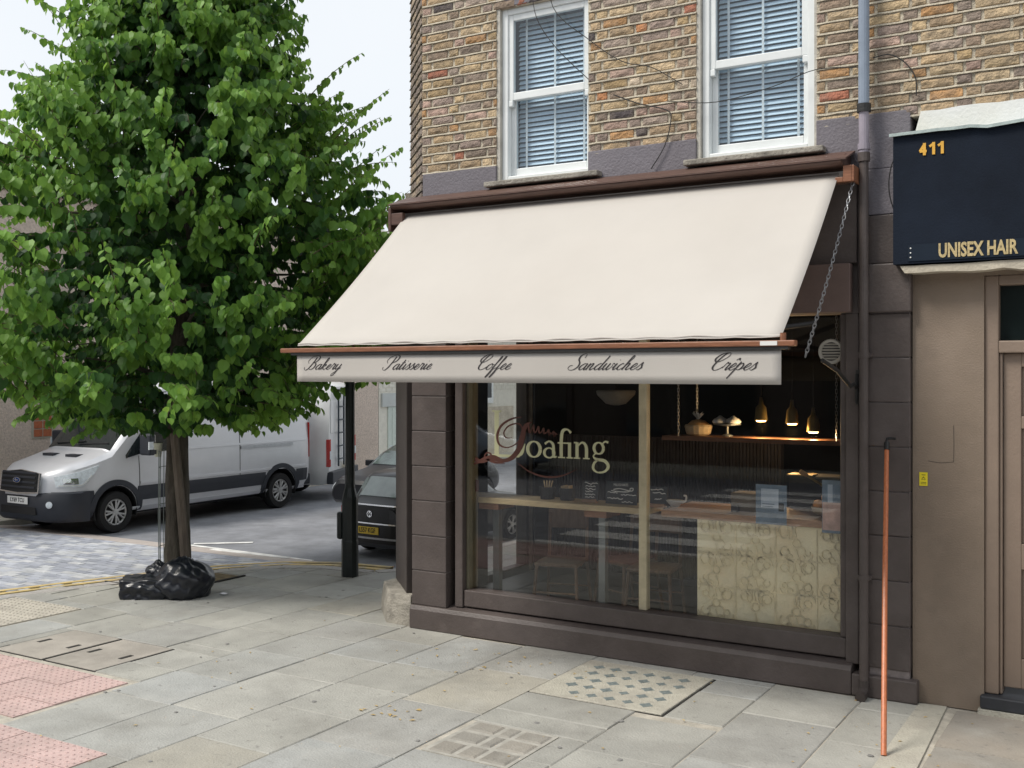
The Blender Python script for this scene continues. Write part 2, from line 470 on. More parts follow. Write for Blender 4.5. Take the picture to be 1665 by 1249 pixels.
def ribbon(mb, pts, w, f, d, smooth=5):
    """pen stroke in 2D; w(tx,ty,u) or list or number gives the width; f maps to 3D"""
    if isinstance(w, (list, tuple)):
        q = bez([(p[0], p[1], ww) for p, ww in zip(pts, w)], smooth) if smooth else [(p[0], p[1], ww) for p, ww in zip(pts, w)]
        ws = [a[2] for a in q]
    else:
        q = bez(pts, smooth) if smooth else list(pts)
        ws = None
    n = len(q)
    L, Rr = [], []
    for i in range(n):
        a = q[max(i - 1, 0)]; b = q[min(i + 1, n - 1)]
        tx, ty = b[0] - a[0], b[1] - a[1]
        l = math.hypot(tx, ty) or 1e-6
        tx /= l; ty /= l
        ww = ws[i] if ws else (w(tx, ty, i / (n - 1)) if callable(w) else w)
        L.append((q[i][0] - ty * ww / 2, q[i][1] + tx * ww / 2))
        Rr.append((q[i][0] + ty * ww / 2, q[i][1] - tx * ww / 2))
    vs = []
    for i in range(n):
        vs += [f(*L[i], 0), f(*Rr[i], 0), f(*L[i], d), f(*Rr[i], d)]
    fs = []
    for i in range(n - 1):
        a, b = 4 * i, 4 * i + 4
        fs += [(a, a + 1, b + 1, b), (a + 2, b + 2, b + 3, a + 3), (a, b, b + 2, a + 2), (a + 1, a + 3, b + 3, b + 1)]
    fs += [(0, 2, 3, 1), (4 * n - 4, 4 * n - 3, 4 * n - 1, 4 * n - 2)]
    mb.add(vs, fs)

def text_mesh(body, size, depth=.002, sx=1.0, bold=0.0, shear=0.0):
    cu = bpy.data.curves.new('lettering', 'FONT')
    cu.body = body; cu.size = size; cu.extrude = depth; cu.offset = bold; cu.shear = shear
    cu.align_x = 'CENTER'; cu.align_y = 'CENTER'
    cu.resolution_u = 3
    o = bpy.data.objects.new('lettering', cu)
    COL.objects.link(o)
    dg = bpy.context.evaluated_depsgraph_get()
    me = bpy.data.meshes.new_from_object(o.evaluated_get(dg))
    bpy.data.objects.remove(o)
    bpy.data.curves.remove(cu)
    me.transform(Matrix.Diagonal((sx, 1, 1, 1)))
    return me

def put_text(name, body, size, m, parent, pos, rz=0.0, tilt=90, **kw):
    """pos is in the parent's own frame (world minus the thing's base)"""
    me = text_mesh(body, size, **kw)
    me.transform(Matrix.Translation(pos) @ Matrix.Rotation(rz, 4, 'Z') @ Matrix.Rotation(R(tilt), 4, 'X'))
    me.materials.clear()
    me.materials.append(m)
    return link(name, me, None, parent)

def bool_cut(o, cutters):
    """cut the cutters out of o for good, then delete them"""
    for c in cutters:
        md = o.modifiers.new('cut', 'BOOLEAN'); md.object = c; md.operation = 'DIFFERENCE'; md.solver = 'EXACT'
    dg = bpy.context.evaluated_depsgraph_get()
    me = bpy.data.meshes.new_from_object(o.evaluated_get(dg))
    o.modifiers.clear()
    o.data = me
    for c in cutters:
        bpy.data.objects.remove(c)

# ------------------------------------------------------------------ ground: road, crossing table, pavement
def structure(o):
    o['kind'] = 'structure'
    return o

road = structure(MB().add([(-200, -200, -.1), (200, -200, -.1), (200, 200, -.1), (-200, 200, -.1)], [(0, 1, 2, 3)]).build('road', M['asphalt']))

KERB = [(14, -4.35), (2, -4.35), (-3.2, -4.35), (-3.95, -4.1), (-4.3, -3.4), (-4.42, -2.4), (-4.28, -1.1), (-4.02, -.3), (-3.72, .5), (-3.42, 1.15),
        (-3.05, 1.62), (-2.6, 1.86), (-2.2, 1.9), (-1.95, 1.93), (-1.78, 2.15), (-1.72, 3.0), (-1.72, 60)]
def inside(x, y, poly):
    c = False
    n = len(poly)
    for i in range(n):
        x1, y1 = poly[i]; x2, y2 = poly[(i + 1) % n]
        if (y1 > y) != (y2 > y) and x < (x2 - x1) * (y - y1) / (y2 - y1) + x1:
            c = not c
    return c
PAVE = KERB + [(20, 60), (20, -4.35)]
pv = MB(); pv.prism(PAVE, lambda a, b, h: (a, b, -.16 + h), .152)
pavement = structure(pv.build('pavement', M['slab_bed'], fix=True))

def slab_mesh(lx, ly, seed):
    r = random.Random(seed)
    mb = MB()
    c = .006
    z = 0
    vs = []
    for (zz, k) in ((-.035, 0), (-c, 0), (0, c)):
        for sx, sy in ((-1, -1), (1, -1), (1, 1), (-1, 1)):
            vs.append((sx * (lx / 2 - k) + r.uniform(-.003, .003), sy * (ly / 2 - k) + r.uniform(-.003, .003), zz))
    fs = [(8, 9, 10, 11)]
    for a in (0, 4):
        for i in range(4):
            j = (i + 1) % 4
            fs.append((a + i, a + j, a + 4 + j, a + 4 + i))
    mb.add(vs, fs)
    return mb.mesh('paving_slab', M['slab'])

HOLES = []      # rectangles (x0,x1,y0,y1) kept free of slabs
HOLES.append((1.81, 2.83, -1.115, -.145))          # coal-hole grating
HOLES.append((1.86, 2.45, -2.42, -1.80))           # setts
TACT = [(-2.55, -.72, -3.3, -2.40), (-2.6, .36, -4.25, -3.42)]
HOLES += TACT
BUFF = (-4.1, -3.08, -1.86, -1.02)
HOLES.append(BUFF)
HOLES.append((-2.42, -1.17, -2.34, -1.58))         # utility covers
HOLES.append((-4.02, -2.95, -.05, .95))            # tree pit
TREE = (-3.46, .47)
def free(x0, x1, y0, y1):
    for a, b, c, d in HOLES:
        if x0 < b - .02 and x1 > a + .02 and y0 < d - .02 and y1 > c + .02:
            return False
    return True
SLABCOL = [(.385, .38, .345), (.375, .37, .335), (.40, .395, .36), (.38, .382, .36), (.395, .375, .32), (.355, .352, .33), (.385, .392, .378)]
def put_slab(x0, x1, y0, y1, parent=pavement, gap=.007, z=0.0, colour=None):
    lx, ly = x1 - x0 - gap, y1 - y0 - gap
    if lx < .08 or ly < .08:
        return
    o = link('paving_slab', slab_mesh(lx, ly, rnd.random()), None, parent)
    o.location = ((x0 + x1) / 2, (y0 + y1) / 2, z + rnd.uniform(-.0025, .0025))
    o.rotation_euler = (rnd.uniform(-.002, .002), rnd.uniform(-.002, .002), rnd.uniform(-.004, .004))
    c = colour or rnd.choice(SLABCOL)
    k = rnd.uniform(.94, 1.05)
    o.color = (c[0] * k, c[1] * k, c[2] * k, 1)
    return o
cols = [-4.2, -3.63, -3.05, -2.55, -1.9, -1.28, -.67, -.06, .55, 1.165, 1.82, 2.64, 3.235, 3.845, 4.2]
for i in range(len(cols) - 1):
    x0, x1 = cols[i], cols[i + 1]
    y = -4.33 + rnd.uniform(0, .3)
    prev = -4.33
    marks = [-4.33]
    while y < 2.2:
        marks.append(y); y += rnd.choice((.62, .72, .85, .92, .6))
    for a, b in zip(marks, marks[1:]):
        lim = -.02 if x0 > -.05 else 3
        bb = min(b, lim)
        if bb - a < .1:
            continue
        # split the slab against holes by trying smaller pieces
        st = [(x0, x1, a, bb, 0)]
        while st:
            p0, p1, q0, q1, dep = st.pop()
            ok = all(inside(px, py, PAVE) for px in (p0 + .12, p1 - .12) for py in (q0 + .05, q1 - .12))
            fr = free(p0, p1, q0, q1)
            if ok and fr and not (-.72 < (p0 + p1) / 2 < 0.02 and (q0 + q1) / 2 > .0 and q1 > .05 and False):
                put_slab(p0, p1, q0, q1)
            elif not fr:
                # trim against holes
                for h0, h1, g0, g1 in HOLES:
                    if p0 < h1 - .02 and p1 > h0 + .02 and q0 < g1 - .02 and q1 > g0 + .02:
                        if dep < 4:
                            if g0 - q0 > .1: st.append((p0, p1, q0, g0, dep + 1))
                            if q1 - g1 > .1: st.append((p0, p1, g1, q1, dep + 1))
                            m0, m1 = max(q0, g0), min(q1, g1)
                            if h0 - p0 > .1: st.append((p0, h0, m0, m1, dep + 1))
                            if p1 - h1 > .1: st.append((h1, p1, m0, m1, dep + 1))
                        break
            elif dep < 2 and not ok:
                mx, my = (p0 + p1) / 2, (q0 + q1) / 2
                for (u0, u1) in ((p0, mx), (mx, p1)):
                    for (v0, v1) in ((q0, my), (my, q1)):
                        if inside((u0 + u1) / 2, (v0 + v1) / 2, PAVE):
                            st.append((u0, u1, v0, v1, dep + 1))
# side-street footway beside the shop
y = 2.2
while y < 12:
    put_slab(-1.6, -1.05, y, y + .7); put_slab(-1.05, -.62, y, y + .7); y += .7
# in front of the hair salon
for (x0, x1) in ((4.42, 5.05), (5.05, 5.7), (5.7, 6.4), (6.4, 7.1)):
    y = -4.3
    while y < -.1:
        l = rnd.choice((.62, .75, .9))
        put_slab(x0, x1, y, min(y + l, .0), colour=(.33, .295, .25)); y += l
# pale concrete ramp strip to the salon door
rp = MB()
rp.prism([(4.20, -4.3), (4.41, -4.3), (4.41, -1.3), (4.36, .03), (4.19, .02)], lambda a, b, h: (a, b, -.02 + h), .024)
structure(rp.build('threshold_ramp', M['concrete'], fix=True))

# setts
sx = [1.88, 2.07, 2.26, 2.44]; sy = [-2.40, -2.20, -2.0, -1.82]
jit = [[rnd.uniform(-.055, .055) for _ in range(2)] for _ in range(3)]
for i in range(3):
    for j in range(3):
        mb = MB(); e = .009
        ja, jb = (0 if i == 0 else jit[j][i - 1]), (0 if i == 2 else jit[j][i])
        x0, x1, y0, y1 = sx[i] + ja + e, sx[i + 1] + jb - e, sy[j] + e + rnd.uniform(-.006, .008), sy[j + 1] - e + rnd.uniform(-.008, .006)
        vs = [(x0, y0, -.03), (x1, y0, -.03), (x1, y1, -.03), (x0, y1, -.03), (x0, y0, -.004), (x1, y0, -.004), (x1, y1, -.004), (x0, y1, -.004),
              (x0 + .02, y0 + .02, .006), (x1 - .02, y0 + .02, .006), (x1 - .02, y1 - .02, .006), (x0 + .02, y1 - .02, .006)]
        mb.add(vs, [(8, 9, 10, 11)] + [(a + k, a + (k + 1) % 4, a + 4 + (k + 1) % 4, a + 4 + k) for a in (0, 4) for k in range(4)])
        o = mb.build('sett', M['slab'], pavement)
        k = rnd.uniform(.8, 1.05); o.color = (.315 * k, .29 * k, .25 * k, 1)
sj = MB()
sj.box(1.865, 2.45, -2.415, -1.805, -.03, -.001)
sj.build('sett_mortar', mat('pale_sett_mortar', (.38, .365, .325), .9, .2, 14), pavement)

# tactile slabs
def tactile_mesh(s, m, name):
    mb = MB()
    mb.box(-s / 2 + .004, s / 2 - .004, -s / 2 + .004, s / 2 - .004, -.04, .0)
    n = 6
    for i in range(n):
        for j in range(n):
            cx_, cy_ = (i + .5 - n / 2) * s / n, (j + .5 - n / 2) * s / n
            vs, k = [], 8
            for rr, zz in ((.0145, -.001), (.011, .0045), (.006, .0055)):
                vs += [(cx_ + rr * math.cos(2 * math.pi * q / k), cy_ + rr * math.sin(2 * math.pi * q / k), zz) for q in range(k)]
            fs = [tuple(range(16, 24))] + [(a + q, a + (q + 1) % k, a + 8 + (q + 1) % k, a + 8 + q) for a in (0, 8) for q in range(k)]
            mb.add(vs, fs)
    return mb.mesh(name, m)
TS = .4
t_red = tactile_mesh(TS, M['tactile_red'], 'tactile_slab')
t_buff = tactile_mesh(TS, M['tactile_buff'], 'tactile_slab')
for (x0, x1, y0, y1) in TACT:
    nx = int((x1 - x0) / TS + .999); ny = int((y1 - y0) / TS + .999)
    for i in range(nx):
        for j in range(ny):
            o = link('tactile_slab', t_red, None, pavement)
            o.location = (x1 - (i + .5) * (x1 - x0) / nx, y1 - (j + .5) * (y1 - y0) / ny, .001 + rnd.uniform(-.002, .002))
            o.scale = ((x1 - x0) / nx / TS, (y1 - y0) / ny / TS, 1)
for i in range(3):
    for j in range(2):
        o = link('tactile_slab', t_buff, None, pavement)
        w = (BUFF[1] - BUFF[0]) / 3; h = (BUFF[3] - BUFF[2]) / 2
        o.location = (BUFF[0] + (i + .5) * w, BUFF[2] + (j + .5) * h, rnd.uniform(-.002, .002))
        o.scale = (w / TS, h / TS, 1)

# kerb stones
kb = structure(MB().prism([(p[0], p[1]) for p in KERB[:-1]] + [(p[0] + .02, p[1] + .02) for p in KERB[:-1]][::-1], lambda a, b, h: (a, b, -.2 + h), .06).build('kerb', M['kerb'], fix=True))
def along(path, step):
    out = []
    for (a, b) in zip(path, path[1:]):
        d = math.hypot(b[0] - a[0], b[1] - a[1]); n = max(1, round(d / step))
        for i in range(n):
            out.append(((a[0] + (b[0] - a[0]) * i / n, a[1] + (b[1] - a[1]) * i / n), (a[0] + (b[0] - a[0]) * (i + 1) / n, a[1] + (b[1] - a[1]) * (i + 1) / n)))
    return out
def offset_quad(a, b, w, gap=.005):
    tx, ty = b[0] - a[0], b[1] - a[1]; l = math.hypot(tx, ty); tx /= l; ty /= l
    nx, ny = ty, -tx
    a = (a[0] + tx * gap - nx * .012, a[1] + ty * gap - ny * .012); b = (b[0] - tx * gap - nx * .012, b[1] - ty * gap - ny * .012)
    return [a, b, (b[0] + nx * w, b[1] + ny * w), (a[0] + nx * w, a[1] + ny * w)]
for a, b in along(KERB[1:] [:-1] + [(-1.72, 14)], .85):
    q = offset_quad(a, b, .16)
    mb = MB(); mb.prism(q, lambda x, y, h: (x, y, -.14 + h), .146 + rnd.uniform(-.002, .002))
    mb.build('kerb_stone', M['kerb'], kb, fix=True, bev=.008)

# raised crossing of blue-grey block paving (across the mouth of the side street)
tb = MB()
TABLE = [(-9.2, -4.3), (-4.55, -4.3), (-4.6, -2.4), (-4.45, -1.0), (-4.1, .0), (-3.75, .7), (-3.35, 1.5), (-3.1, 1.9), (-9.2, 1.9)]
tb.prism(TABLE, lambda a, b, h: (a, b, -.11 + h), .078)
table = structure(tb.build('crossing_table', mat('table_joint_sand', (.25, .25, .25), .95, .2, 10), fix=True))
bp_ = MB()
bcol = [(.37, .39, .45), (.34, .36, .42), (.42, .44, .49), (.31, .33, .38), (.46, .475, .50), (.39, .41, .46), (.52, .53, .55)]
bx, by = .21, .105
for j in range(int((1.9 + 4.3) / by)):
    for i in range(int(4.7 / bx) + 8):
        x = -9.2 + i * bx + (bx / 2 if j % 2 else 0); y = -4.3 + j * by
        if not (-9.2 <= x and inside(x + bx / 2 + .02, y + by / 2, TABLE) and inside(x + bx, y + by, TABLE)):
            continue
        k = rnd.uniform(.85, 1.12); c = rnd.choice(bcol)
        bp_.col = (c[0] * k, c[1] * k, c[2] * k)
        e = .003; z = -.022 + rnd.uniform(-.002, .002)
        bp_.add([(x + e, y + e, z), (x + bx - e, y + e, z), (x + bx - e, y + by - e, z), (x + e, y + by - e, z),
                 (x + e, y + e, z - .02), (x + bx - e, y + e, z - .02), (x + bx - e, y + by - e, z - .02), (x + e, y + by - e, z - .02)],
                [(0, 1, 2, 3), (0, 4, 5, 1), (1, 5, 6, 2), (2, 6, 7, 3), (3, 7, 4, 0)])
bp_.build('block_paver', M['block'], table, kind='stuff')
# far edge of the table: pale granite band sloping down to the asphalt
for i in range(12):
    xa, xb = -9.2 + i * .52, -9.2 + (i + 1) * .52
    mb = MB(); e = .005
    for (y0, y1, z0, z1) in ((1.91, 2.16, -.024, -.05),):
        mb.add([(xa + e, y0, z0), (xb - e, y0, z0), (xb - e, y1, z1), (xa + e, y1, z1), (xa + e, y0, -.12), (xb - e, y0, -.12), (xb - e, y1, -.12), (xa + e, y1, -.12)],
               [(0, 1, 2, 3), (0, 4, 5, 1), (1, 5, 6, 2), (2, 6, 7, 3), (3, 7, 4, 0)])
    o = mb.build('granite_sett', mat('pale_pink_granite', (.46, .41, .38), .8, .12, 12) if i == 0 else bpy.data.materials['pale_pink_granite'], table)
    mb = MB()
    mb.add([(xa + e, 2.17, -.052), (xb - e, 2.17, -.052), (xb - e, 2.42, -.085), (xa + e, 2.42, -.085), (xa + e, 2.17, -.12), (xb - e, 2.17, -.12), (xb - e, 2.42, -.12), (xa + e, 2.42, -.12)],
           [(0, 1, 2, 3), (0, 4, 5, 1), (1, 5, 6, 2), (2, 6, 7, 3), (3, 7, 4, 0)])
    o = mb.build('granite_sett', bpy.data.materials['pale_pink_granite'], table)
# painted lines
def paint(name, poly, z, m, t=.004):
    mb = MB(); mb.prism(poly, lambda a, b, h: (a, b, z + h), t)
    return structure(mb.build(name, m, fix=True))
def offset_path(path, d):
    out = []
    for i, p in enumerate(path):
        a = path[max(i - 1, 0)]; b = path[min(i + 1, len(path) - 1)]
        tx, ty = b[0] - a[0], b[1] - a[1]; l = math.hypot(tx, ty)
        out.append((p[0] - ty / l * d, p[1] + tx / l * d))
    return out
kpath = [(p[0], p[1]) for p in KERB[3:14]]
for d0 in (.17, .33):
    A = offset_path(kpath, d0); B = offset_path(kpath, d0 + .075)
    mb = MB()
    vs = []
    for (a, b) in zip(A, B):
        z = -.016 if a[1] < 1.8 and a[0] < -3.2 else -.018
        vs += [(a[0], a[1], z), (b[0], b[1], z), (a[0], a[1], z - .06), (b[0], b[1], z - .06)]
    fs = []
    for i in range(len(A) - 1):
        k = 4 * i
        fs += [(k, k + 1, k + 5, k + 4), (k, k + 4, k + 6, k + 2), (k + 1, k + 3, k + 7, k + 5)]
    mb.add(vs, fs)
    structure(mb.build('yellow_line', M['yellow_line'], fix=True))
for a, b, w in (((-5.6, 2.62), (-5.0, 3.12), .10), ((-5.6, 2.52), (-3.35, 2.46), .07), ((-4.9, 2.28), (-3.6, 2.32), .08)):
    z = -.0955 if w != .08 else -.064
    tx, ty = b[0] - a[0], b[1] - a[1]; l = math.hypot(tx, ty); nx, ny = -ty / l * w / 2, tx / l * w / 2
    paint('white_line', [(a[0] + nx, a[1] + ny), (a[0] - nx, a[1] - ny), (b[0] - nx, b[1] - ny), (b[0] + nx, b[1] + ny)], z, M['white_line'], .004)
for i in range(8):       # zebra on the main road, mirrored in the shop window
    y = -4.5 - i * 1.1
    paint('zebra_stripe', [(-1.8, y), (.9, y), (.9, y - .55), (-1.8, y - .55)], -.0955, M['white_line'])
# far footway of the side street
ff = MB(); ff.prism([(-9.25, -4), (-9.25, 40), (-30, 40), (-30, -4)], lambda a, b, h: (a, b, -.12 + h), .12)
structure(ff.build('far_pavement', M['concrete'], fix=True))
# far side pavement of the main road
ff = MB(); ff.prism([(-60, -14.6), (60, -14.6), (60, -30), (-60, -30)], lambda a, b, h: (a, b, -.12 + h), .12)
structure(ff.build('opposite_pavement', M['concrete'], fix=True))

# ------------------------------------------------------------------ brickwork
BRICKCOL = [(.42, .33, .19), (.38, .29, .17), (.45, .36, .22), (.34, .26, .16), (.27, .21, .15), (.22, .18, .14), (.30, .25, .20), (.42, .25, .11),
            (.41, .20, .09), (.34, .14, .085), (.08, .07, .07), (.38, .28, .22), (.48, .41, .30), (.33, .24, .19), (.36, .27, .14), (.25, .2, .165)]
BW = [11, 12, 9, 11, 9, 7, 7, 5, 2.2, 1.6, 2, 5, 4, 5, 6, 5]
PITCH = .0803
def brick_mesh(L, seed, h=.064, d=.10, proud=.011):
    r = random.Random(seed)
    n = 6 if L > .15 else 3
    mb = MB()
    rows = 3
    def pt(i, j, inset, y):
        x = (-.5 + i / n) * L; z = (-.5 + j / rows) * h
        e = max(0, 1 - min(i, n - i)) ; ez = max(0, 1 - min(j, rows - j))
        if i == 0: x += inset
        if i == n: x -= inset
        if j == 0: z += inset * .7
        if j == rows: z -= inset * .7
        return (x + r.uniform(-.004, .004), y, z + r.uniform(-.0035, .0035))
    front = []
    for j in range(rows + 1):
        for i in range(n + 1):
            edge = i in (0, n) or j in (0, rows)
            front.append(pt(i, j, .008, -proud + (r.uniform(.001, .006) if edge else r.uniform(-.0035, .003))))
    k = len(front)
    vs = front
    fs = [(j * (n + 1) + i, j * (n + 1) + i + 1, (j + 1) * (n + 1) + i + 1, (j + 1) * (n + 1) + i) for j in range(rows) for i in range(n)]
    ring = [i for i in range(n + 1)] + [j * (n + 1) + n for j in range(1, rows + 1)] + [rows * (n + 1) + i for i in range(n - 1, -1, -1)] + [j * (n + 1) for j in range(rows - 1, 0, -1)]
    back = []
    for q in ring:
        i, j = q % (n + 1), q // (n + 1)
        back.append(((-.5 + i / n) * L, .012, (-.5 + j / rows) * h))
    vs = vs + back
    m = len(ring)
    fs += [(ring[(a + 1) % m], ring[a], k + a, k + (a + 1) % m) for a in range(m)]
    mb.add(vs, fs)
    me = mb.mesh('brick', M['brick'], smooth=False)
    return me
STR = [brick_mesh(.214, 100 + i) for i in range(12)]
HDR = [brick_mesh(.100, 200 + i) for i in range(8)]
def wall_bricks(parent, origin, th, u0, u1, z0, z1, openings=(), inview=lambda x, z: True, joined=None, seed=1, base=None, colours=None, whole=False):
    """Flemish bond. origin/th: wall frame, u runs along it; openings: (ua,ub,za,zb)"""
    r = random.Random(seed)
    off = OFF[parent.name]
    ct, st = math.cos(th), math.sin(th)
    k = 0
    z = z0
    while z < z1 - .03:
        zc = z + PITCH / 2
        segs = [(u0, u1)]
        for (a, b, c, d) in openings:
            if c < zc < d:
                segs = [t for s0, s1 in segs for t in ((s0, min(s1, a)), (max(s0, b), s1)) if t[1] - t[0] > .03]
        for s0, s1 in segs:
            u = s0 if (base is None) else base
            hd = (k % 2 == 0)
            if base is not None:
                u = base - (.0 if k % 2 else .168)
            first = True
            while u < s1 - (0 if whole else .02):
                L = .100 if hd else .214
                a, b = max(u, s0), min(u + L, s1)
                if whole and b == s1 and s1 == u1 and u < s1:
                    b = u + L
                if whole and a == s0 and s0 == u0 and u < s0 and u0 > 1:
                    u += L + .012; hd = not hd
                    continue
                if b - a > .03:
                    uc = (a + b) / 2
                    x, y = origin[0] + ct * uc, origin[1] + st * uc
                    c = r.choices(colours or BRICKCOL, None if colours else BW)[0]
                    kk = r.uniform(.95, 1.42)
                    c = (c[0] * kk, c[1] * kk * .955, c[2] * kk * .98)
                    ln = b - a
                    src = (HDR if ln < .13 else STR)
                    me = r.choice(src)
                    sx = ln / (.100 if ln < .13 else .214)
                    dz = r.uniform(-.003, .003)
                    if inview(uc, zc):
                        o = link('brick', me, None, parent)
                        o.location = Vector((x, y, zc + dz)) - off
                        o.rotation_euler = (0, r.uniform(-.012, .012), th)
                        o.scale = (sx, r.uniform(.6, 1.3), r.uniform(.94, 1.04))
                        o.color = (*c, 1)
                    elif joined is not None:
                        mt = Matrix.Translation((x, y, zc + dz)) @ Matrix.Rotation(th, 4, 'Z') @ Matrix.Diagonal((sx, 1, 1, 1))
                        joined.col = c
                        joined.add([mt @ v.co for v in me.vertices], [tuple(p.vertices) for p in me.polygons])
                u += L + .012
                hd = not hd
        z += PITCH
        k += 1

def bed_joints(mb, origin, th, u0, u1, z0, z1, openings=(), seed=3, proud=.016, h=.013):
    """ribbon pointing: pale uneven strips standing proud of every bed joint"""
    r = random.Random(seed)
    ct, st = math.cos(th), math.sin(th)
    z = z0
    while z < z1 + .001:
        segs = [(u0, u1)]
        for (a, b, c, d) in openings:
            if c < z < d:
                segs = [t for s0, s1 in segs for t in ((s0, min(s1, a)), (max(s0, b), s1)) if t[1] - t[0] > .03]
        for s0, s1 in segs:
            n = max(2, int((s1 - s0) / .07))
            vs = []
            for i in range(n + 1):
                u = s0 + (s1 - s0) * i / n
                dz = r.uniform(-.002, .002); hh = h * r.uniform(.75, 1.15); pr = proud * r.uniform(.75, 1.1)
                for (zz, yy) in ((z - hh / 2 + dz, -pr), (z + hh / 2 + dz, -pr * .8), (z + hh / 2 + dz, .01), (z - hh / 2 + dz, .01)):
                    vs.append((origin[0] + ct * u - st * yy, origin[1] + st * u + ct * yy, zz))
            fs = []
            for i in range(n):
                a, b = 4 * i, 4 * i + 4
                for q in range(4):
                    fs.append((a + q, b + q, b + (q + 1) % 4, a + (q + 1) % 4))
            fs += [(0, 1, 2, 3), (4 * n + 3, 4 * n + 2, 4 * n + 1, 4 * n)]
            mb.add(vs, fs)
        z += PITCH

# ------------------------------------------------------------------ corner shop building
shop = thing('corner_building', 'corner building with yellow stock brick above a brown shopfront and two white sash windows', 'building', (0, 0, 0))
W1 = (.842, 1.698, 3.79, 5.23)
W2 = (2.604, 3.498, 3.79, 5.23)
BZ0 = 3.935
TOPZ = 8.2
WY = .05         # plane of the brick faces' backing
# backing walls with window holes
def wall_with_holes(mb, x0, x1, z0, z1, y0, y1, holes):
    xs = sorted({x0, x1, *[h[0] for h in holes], *[h[1] for h in holes]})
    for a, b in zip(xs, xs[1:]):
        cuts = [(h[2], h[3]) for h in holes if h[0] <= a + 1e-6 and h[1] >= b - 1e-6]
        z = z0
        for c, d in sorted(cuts):
            if c > z: mb.box(a, b, y0, y1, z, c)
            z = d
        if z < z1: mb.box(a, b, y0, y1, z, z1)
wb = MB()
wall_with_holes(wb, .08, 4.14, BZ0, TOPZ, WY + .001, .32, [W1, W2])
wb.build('brick_backing', M['mortar'], shop)
OPEN = [(W1[0], W1[1], W1[2], W1[3]), (W2[0], W2[1], W2[2], W2[3])]
joined = MB()
def vis(u, z):
    t = 2.2 + 608 / (.1523 * (2033 + 669 + u * 185)) * 2.2
    return z < 5.55 - u * .17
wall_bricks(shop, (0, WY), 0, .075, 4.135, BZ0, 6.2, OPEN, vis, joined, seed=5, base=-.148, whole=True)
bj = MB()
bed_joints(bj, (0, WY + .001), 0, .085, 4.135, BZ0, 6.2, OPEN, seed=4)
bj.build('mortar_pointing', M['mortar'], shop)
# chamfered corner above the shop
ca = (-.40, .53); ct_ = math.atan2(.05 - .53, .08 + .40); cl = math.hypot(.48, .48)
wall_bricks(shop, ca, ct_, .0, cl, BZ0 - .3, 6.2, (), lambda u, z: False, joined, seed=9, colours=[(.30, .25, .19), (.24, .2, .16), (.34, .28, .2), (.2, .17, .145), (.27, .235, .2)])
cb = MB()
nx, ny = math.sin(ct_), -math.cos(ct_)
cb.prism([(ca[0] - nx * .012, ca[1] - ny * .012), (.08 - nx * .012, .05 - ny * .012), (.08 - nx * .2, .05 - ny * .2 + .1), (ca[0] - nx * .2, ca[1] - ny * .2)], lambda a, b, h: (a, b, BZ0 - .3 + h), TOPZ - BZ0 + .3)
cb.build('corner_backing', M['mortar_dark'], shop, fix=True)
bj = MB()
bed_joints(bj, (ca[0], ca[1]), ct_, 0, cl, BZ0 - .3, 6.2, (), seed=6, proud=.02)
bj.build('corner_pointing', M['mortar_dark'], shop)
joined.build('upper_brickwork', M['brick_j'], shop, kind='stuff')
# rest of the volume: side wall with a side window, back, roof
SWX = -.52
sw = MB()
for (y0, y1, z0, z1) in ((.6, 1.7, 0, 3.9), (2.62, 9, 0, 3.9), (1.7, 2.62, 2.7, 3.9), (.53, 9, 3.9, TOPZ)):
    sw.box(SWX if z0 < 3.8 else -.40, SWX + .2, y0, y1, z0, z1)
sw.box(SWX, 4.14, 9, 9.2, 0, TOPZ)
sw.box(4.14, 4.2, .35, 9.2, 2.95, TOPZ)
sw.box(-.40, 4.2, .55, 9.2, TOPZ, TOPZ + .2)
sw.build('side_wall', M['mortar_dark'], shop)
# grey render band between the shopfront and the brick
gb = MB()
gb.box(.09, W1[0], .035, .3, 3.60, BZ0 - .004)
gb.box(W1[1], W2[0], .035, .3, 3.60, BZ0 + .02)
gb.box(W2[1], 4.13, .035, .3, 3.60, BZ0 + .045)
gb.box(W1[0], W1[1], .04, .3, 3.60, 3.70)
gb.box(W2[0], W2[1], .04, .3, 3.60, 3.70)
gb.box(3.80, 4.06, .028, .3, 3.285, 3.598)
gb.build('render_band', M['render_grey'], shop, bev=.006)
gl_ = MB()
for W in (W1, W2):
    gl_.box(W[0] - .0, W[1] + .0, .042, .3, 5.24, 5.5)
gl_.build('window_lintel', M['render_grey'], shop)

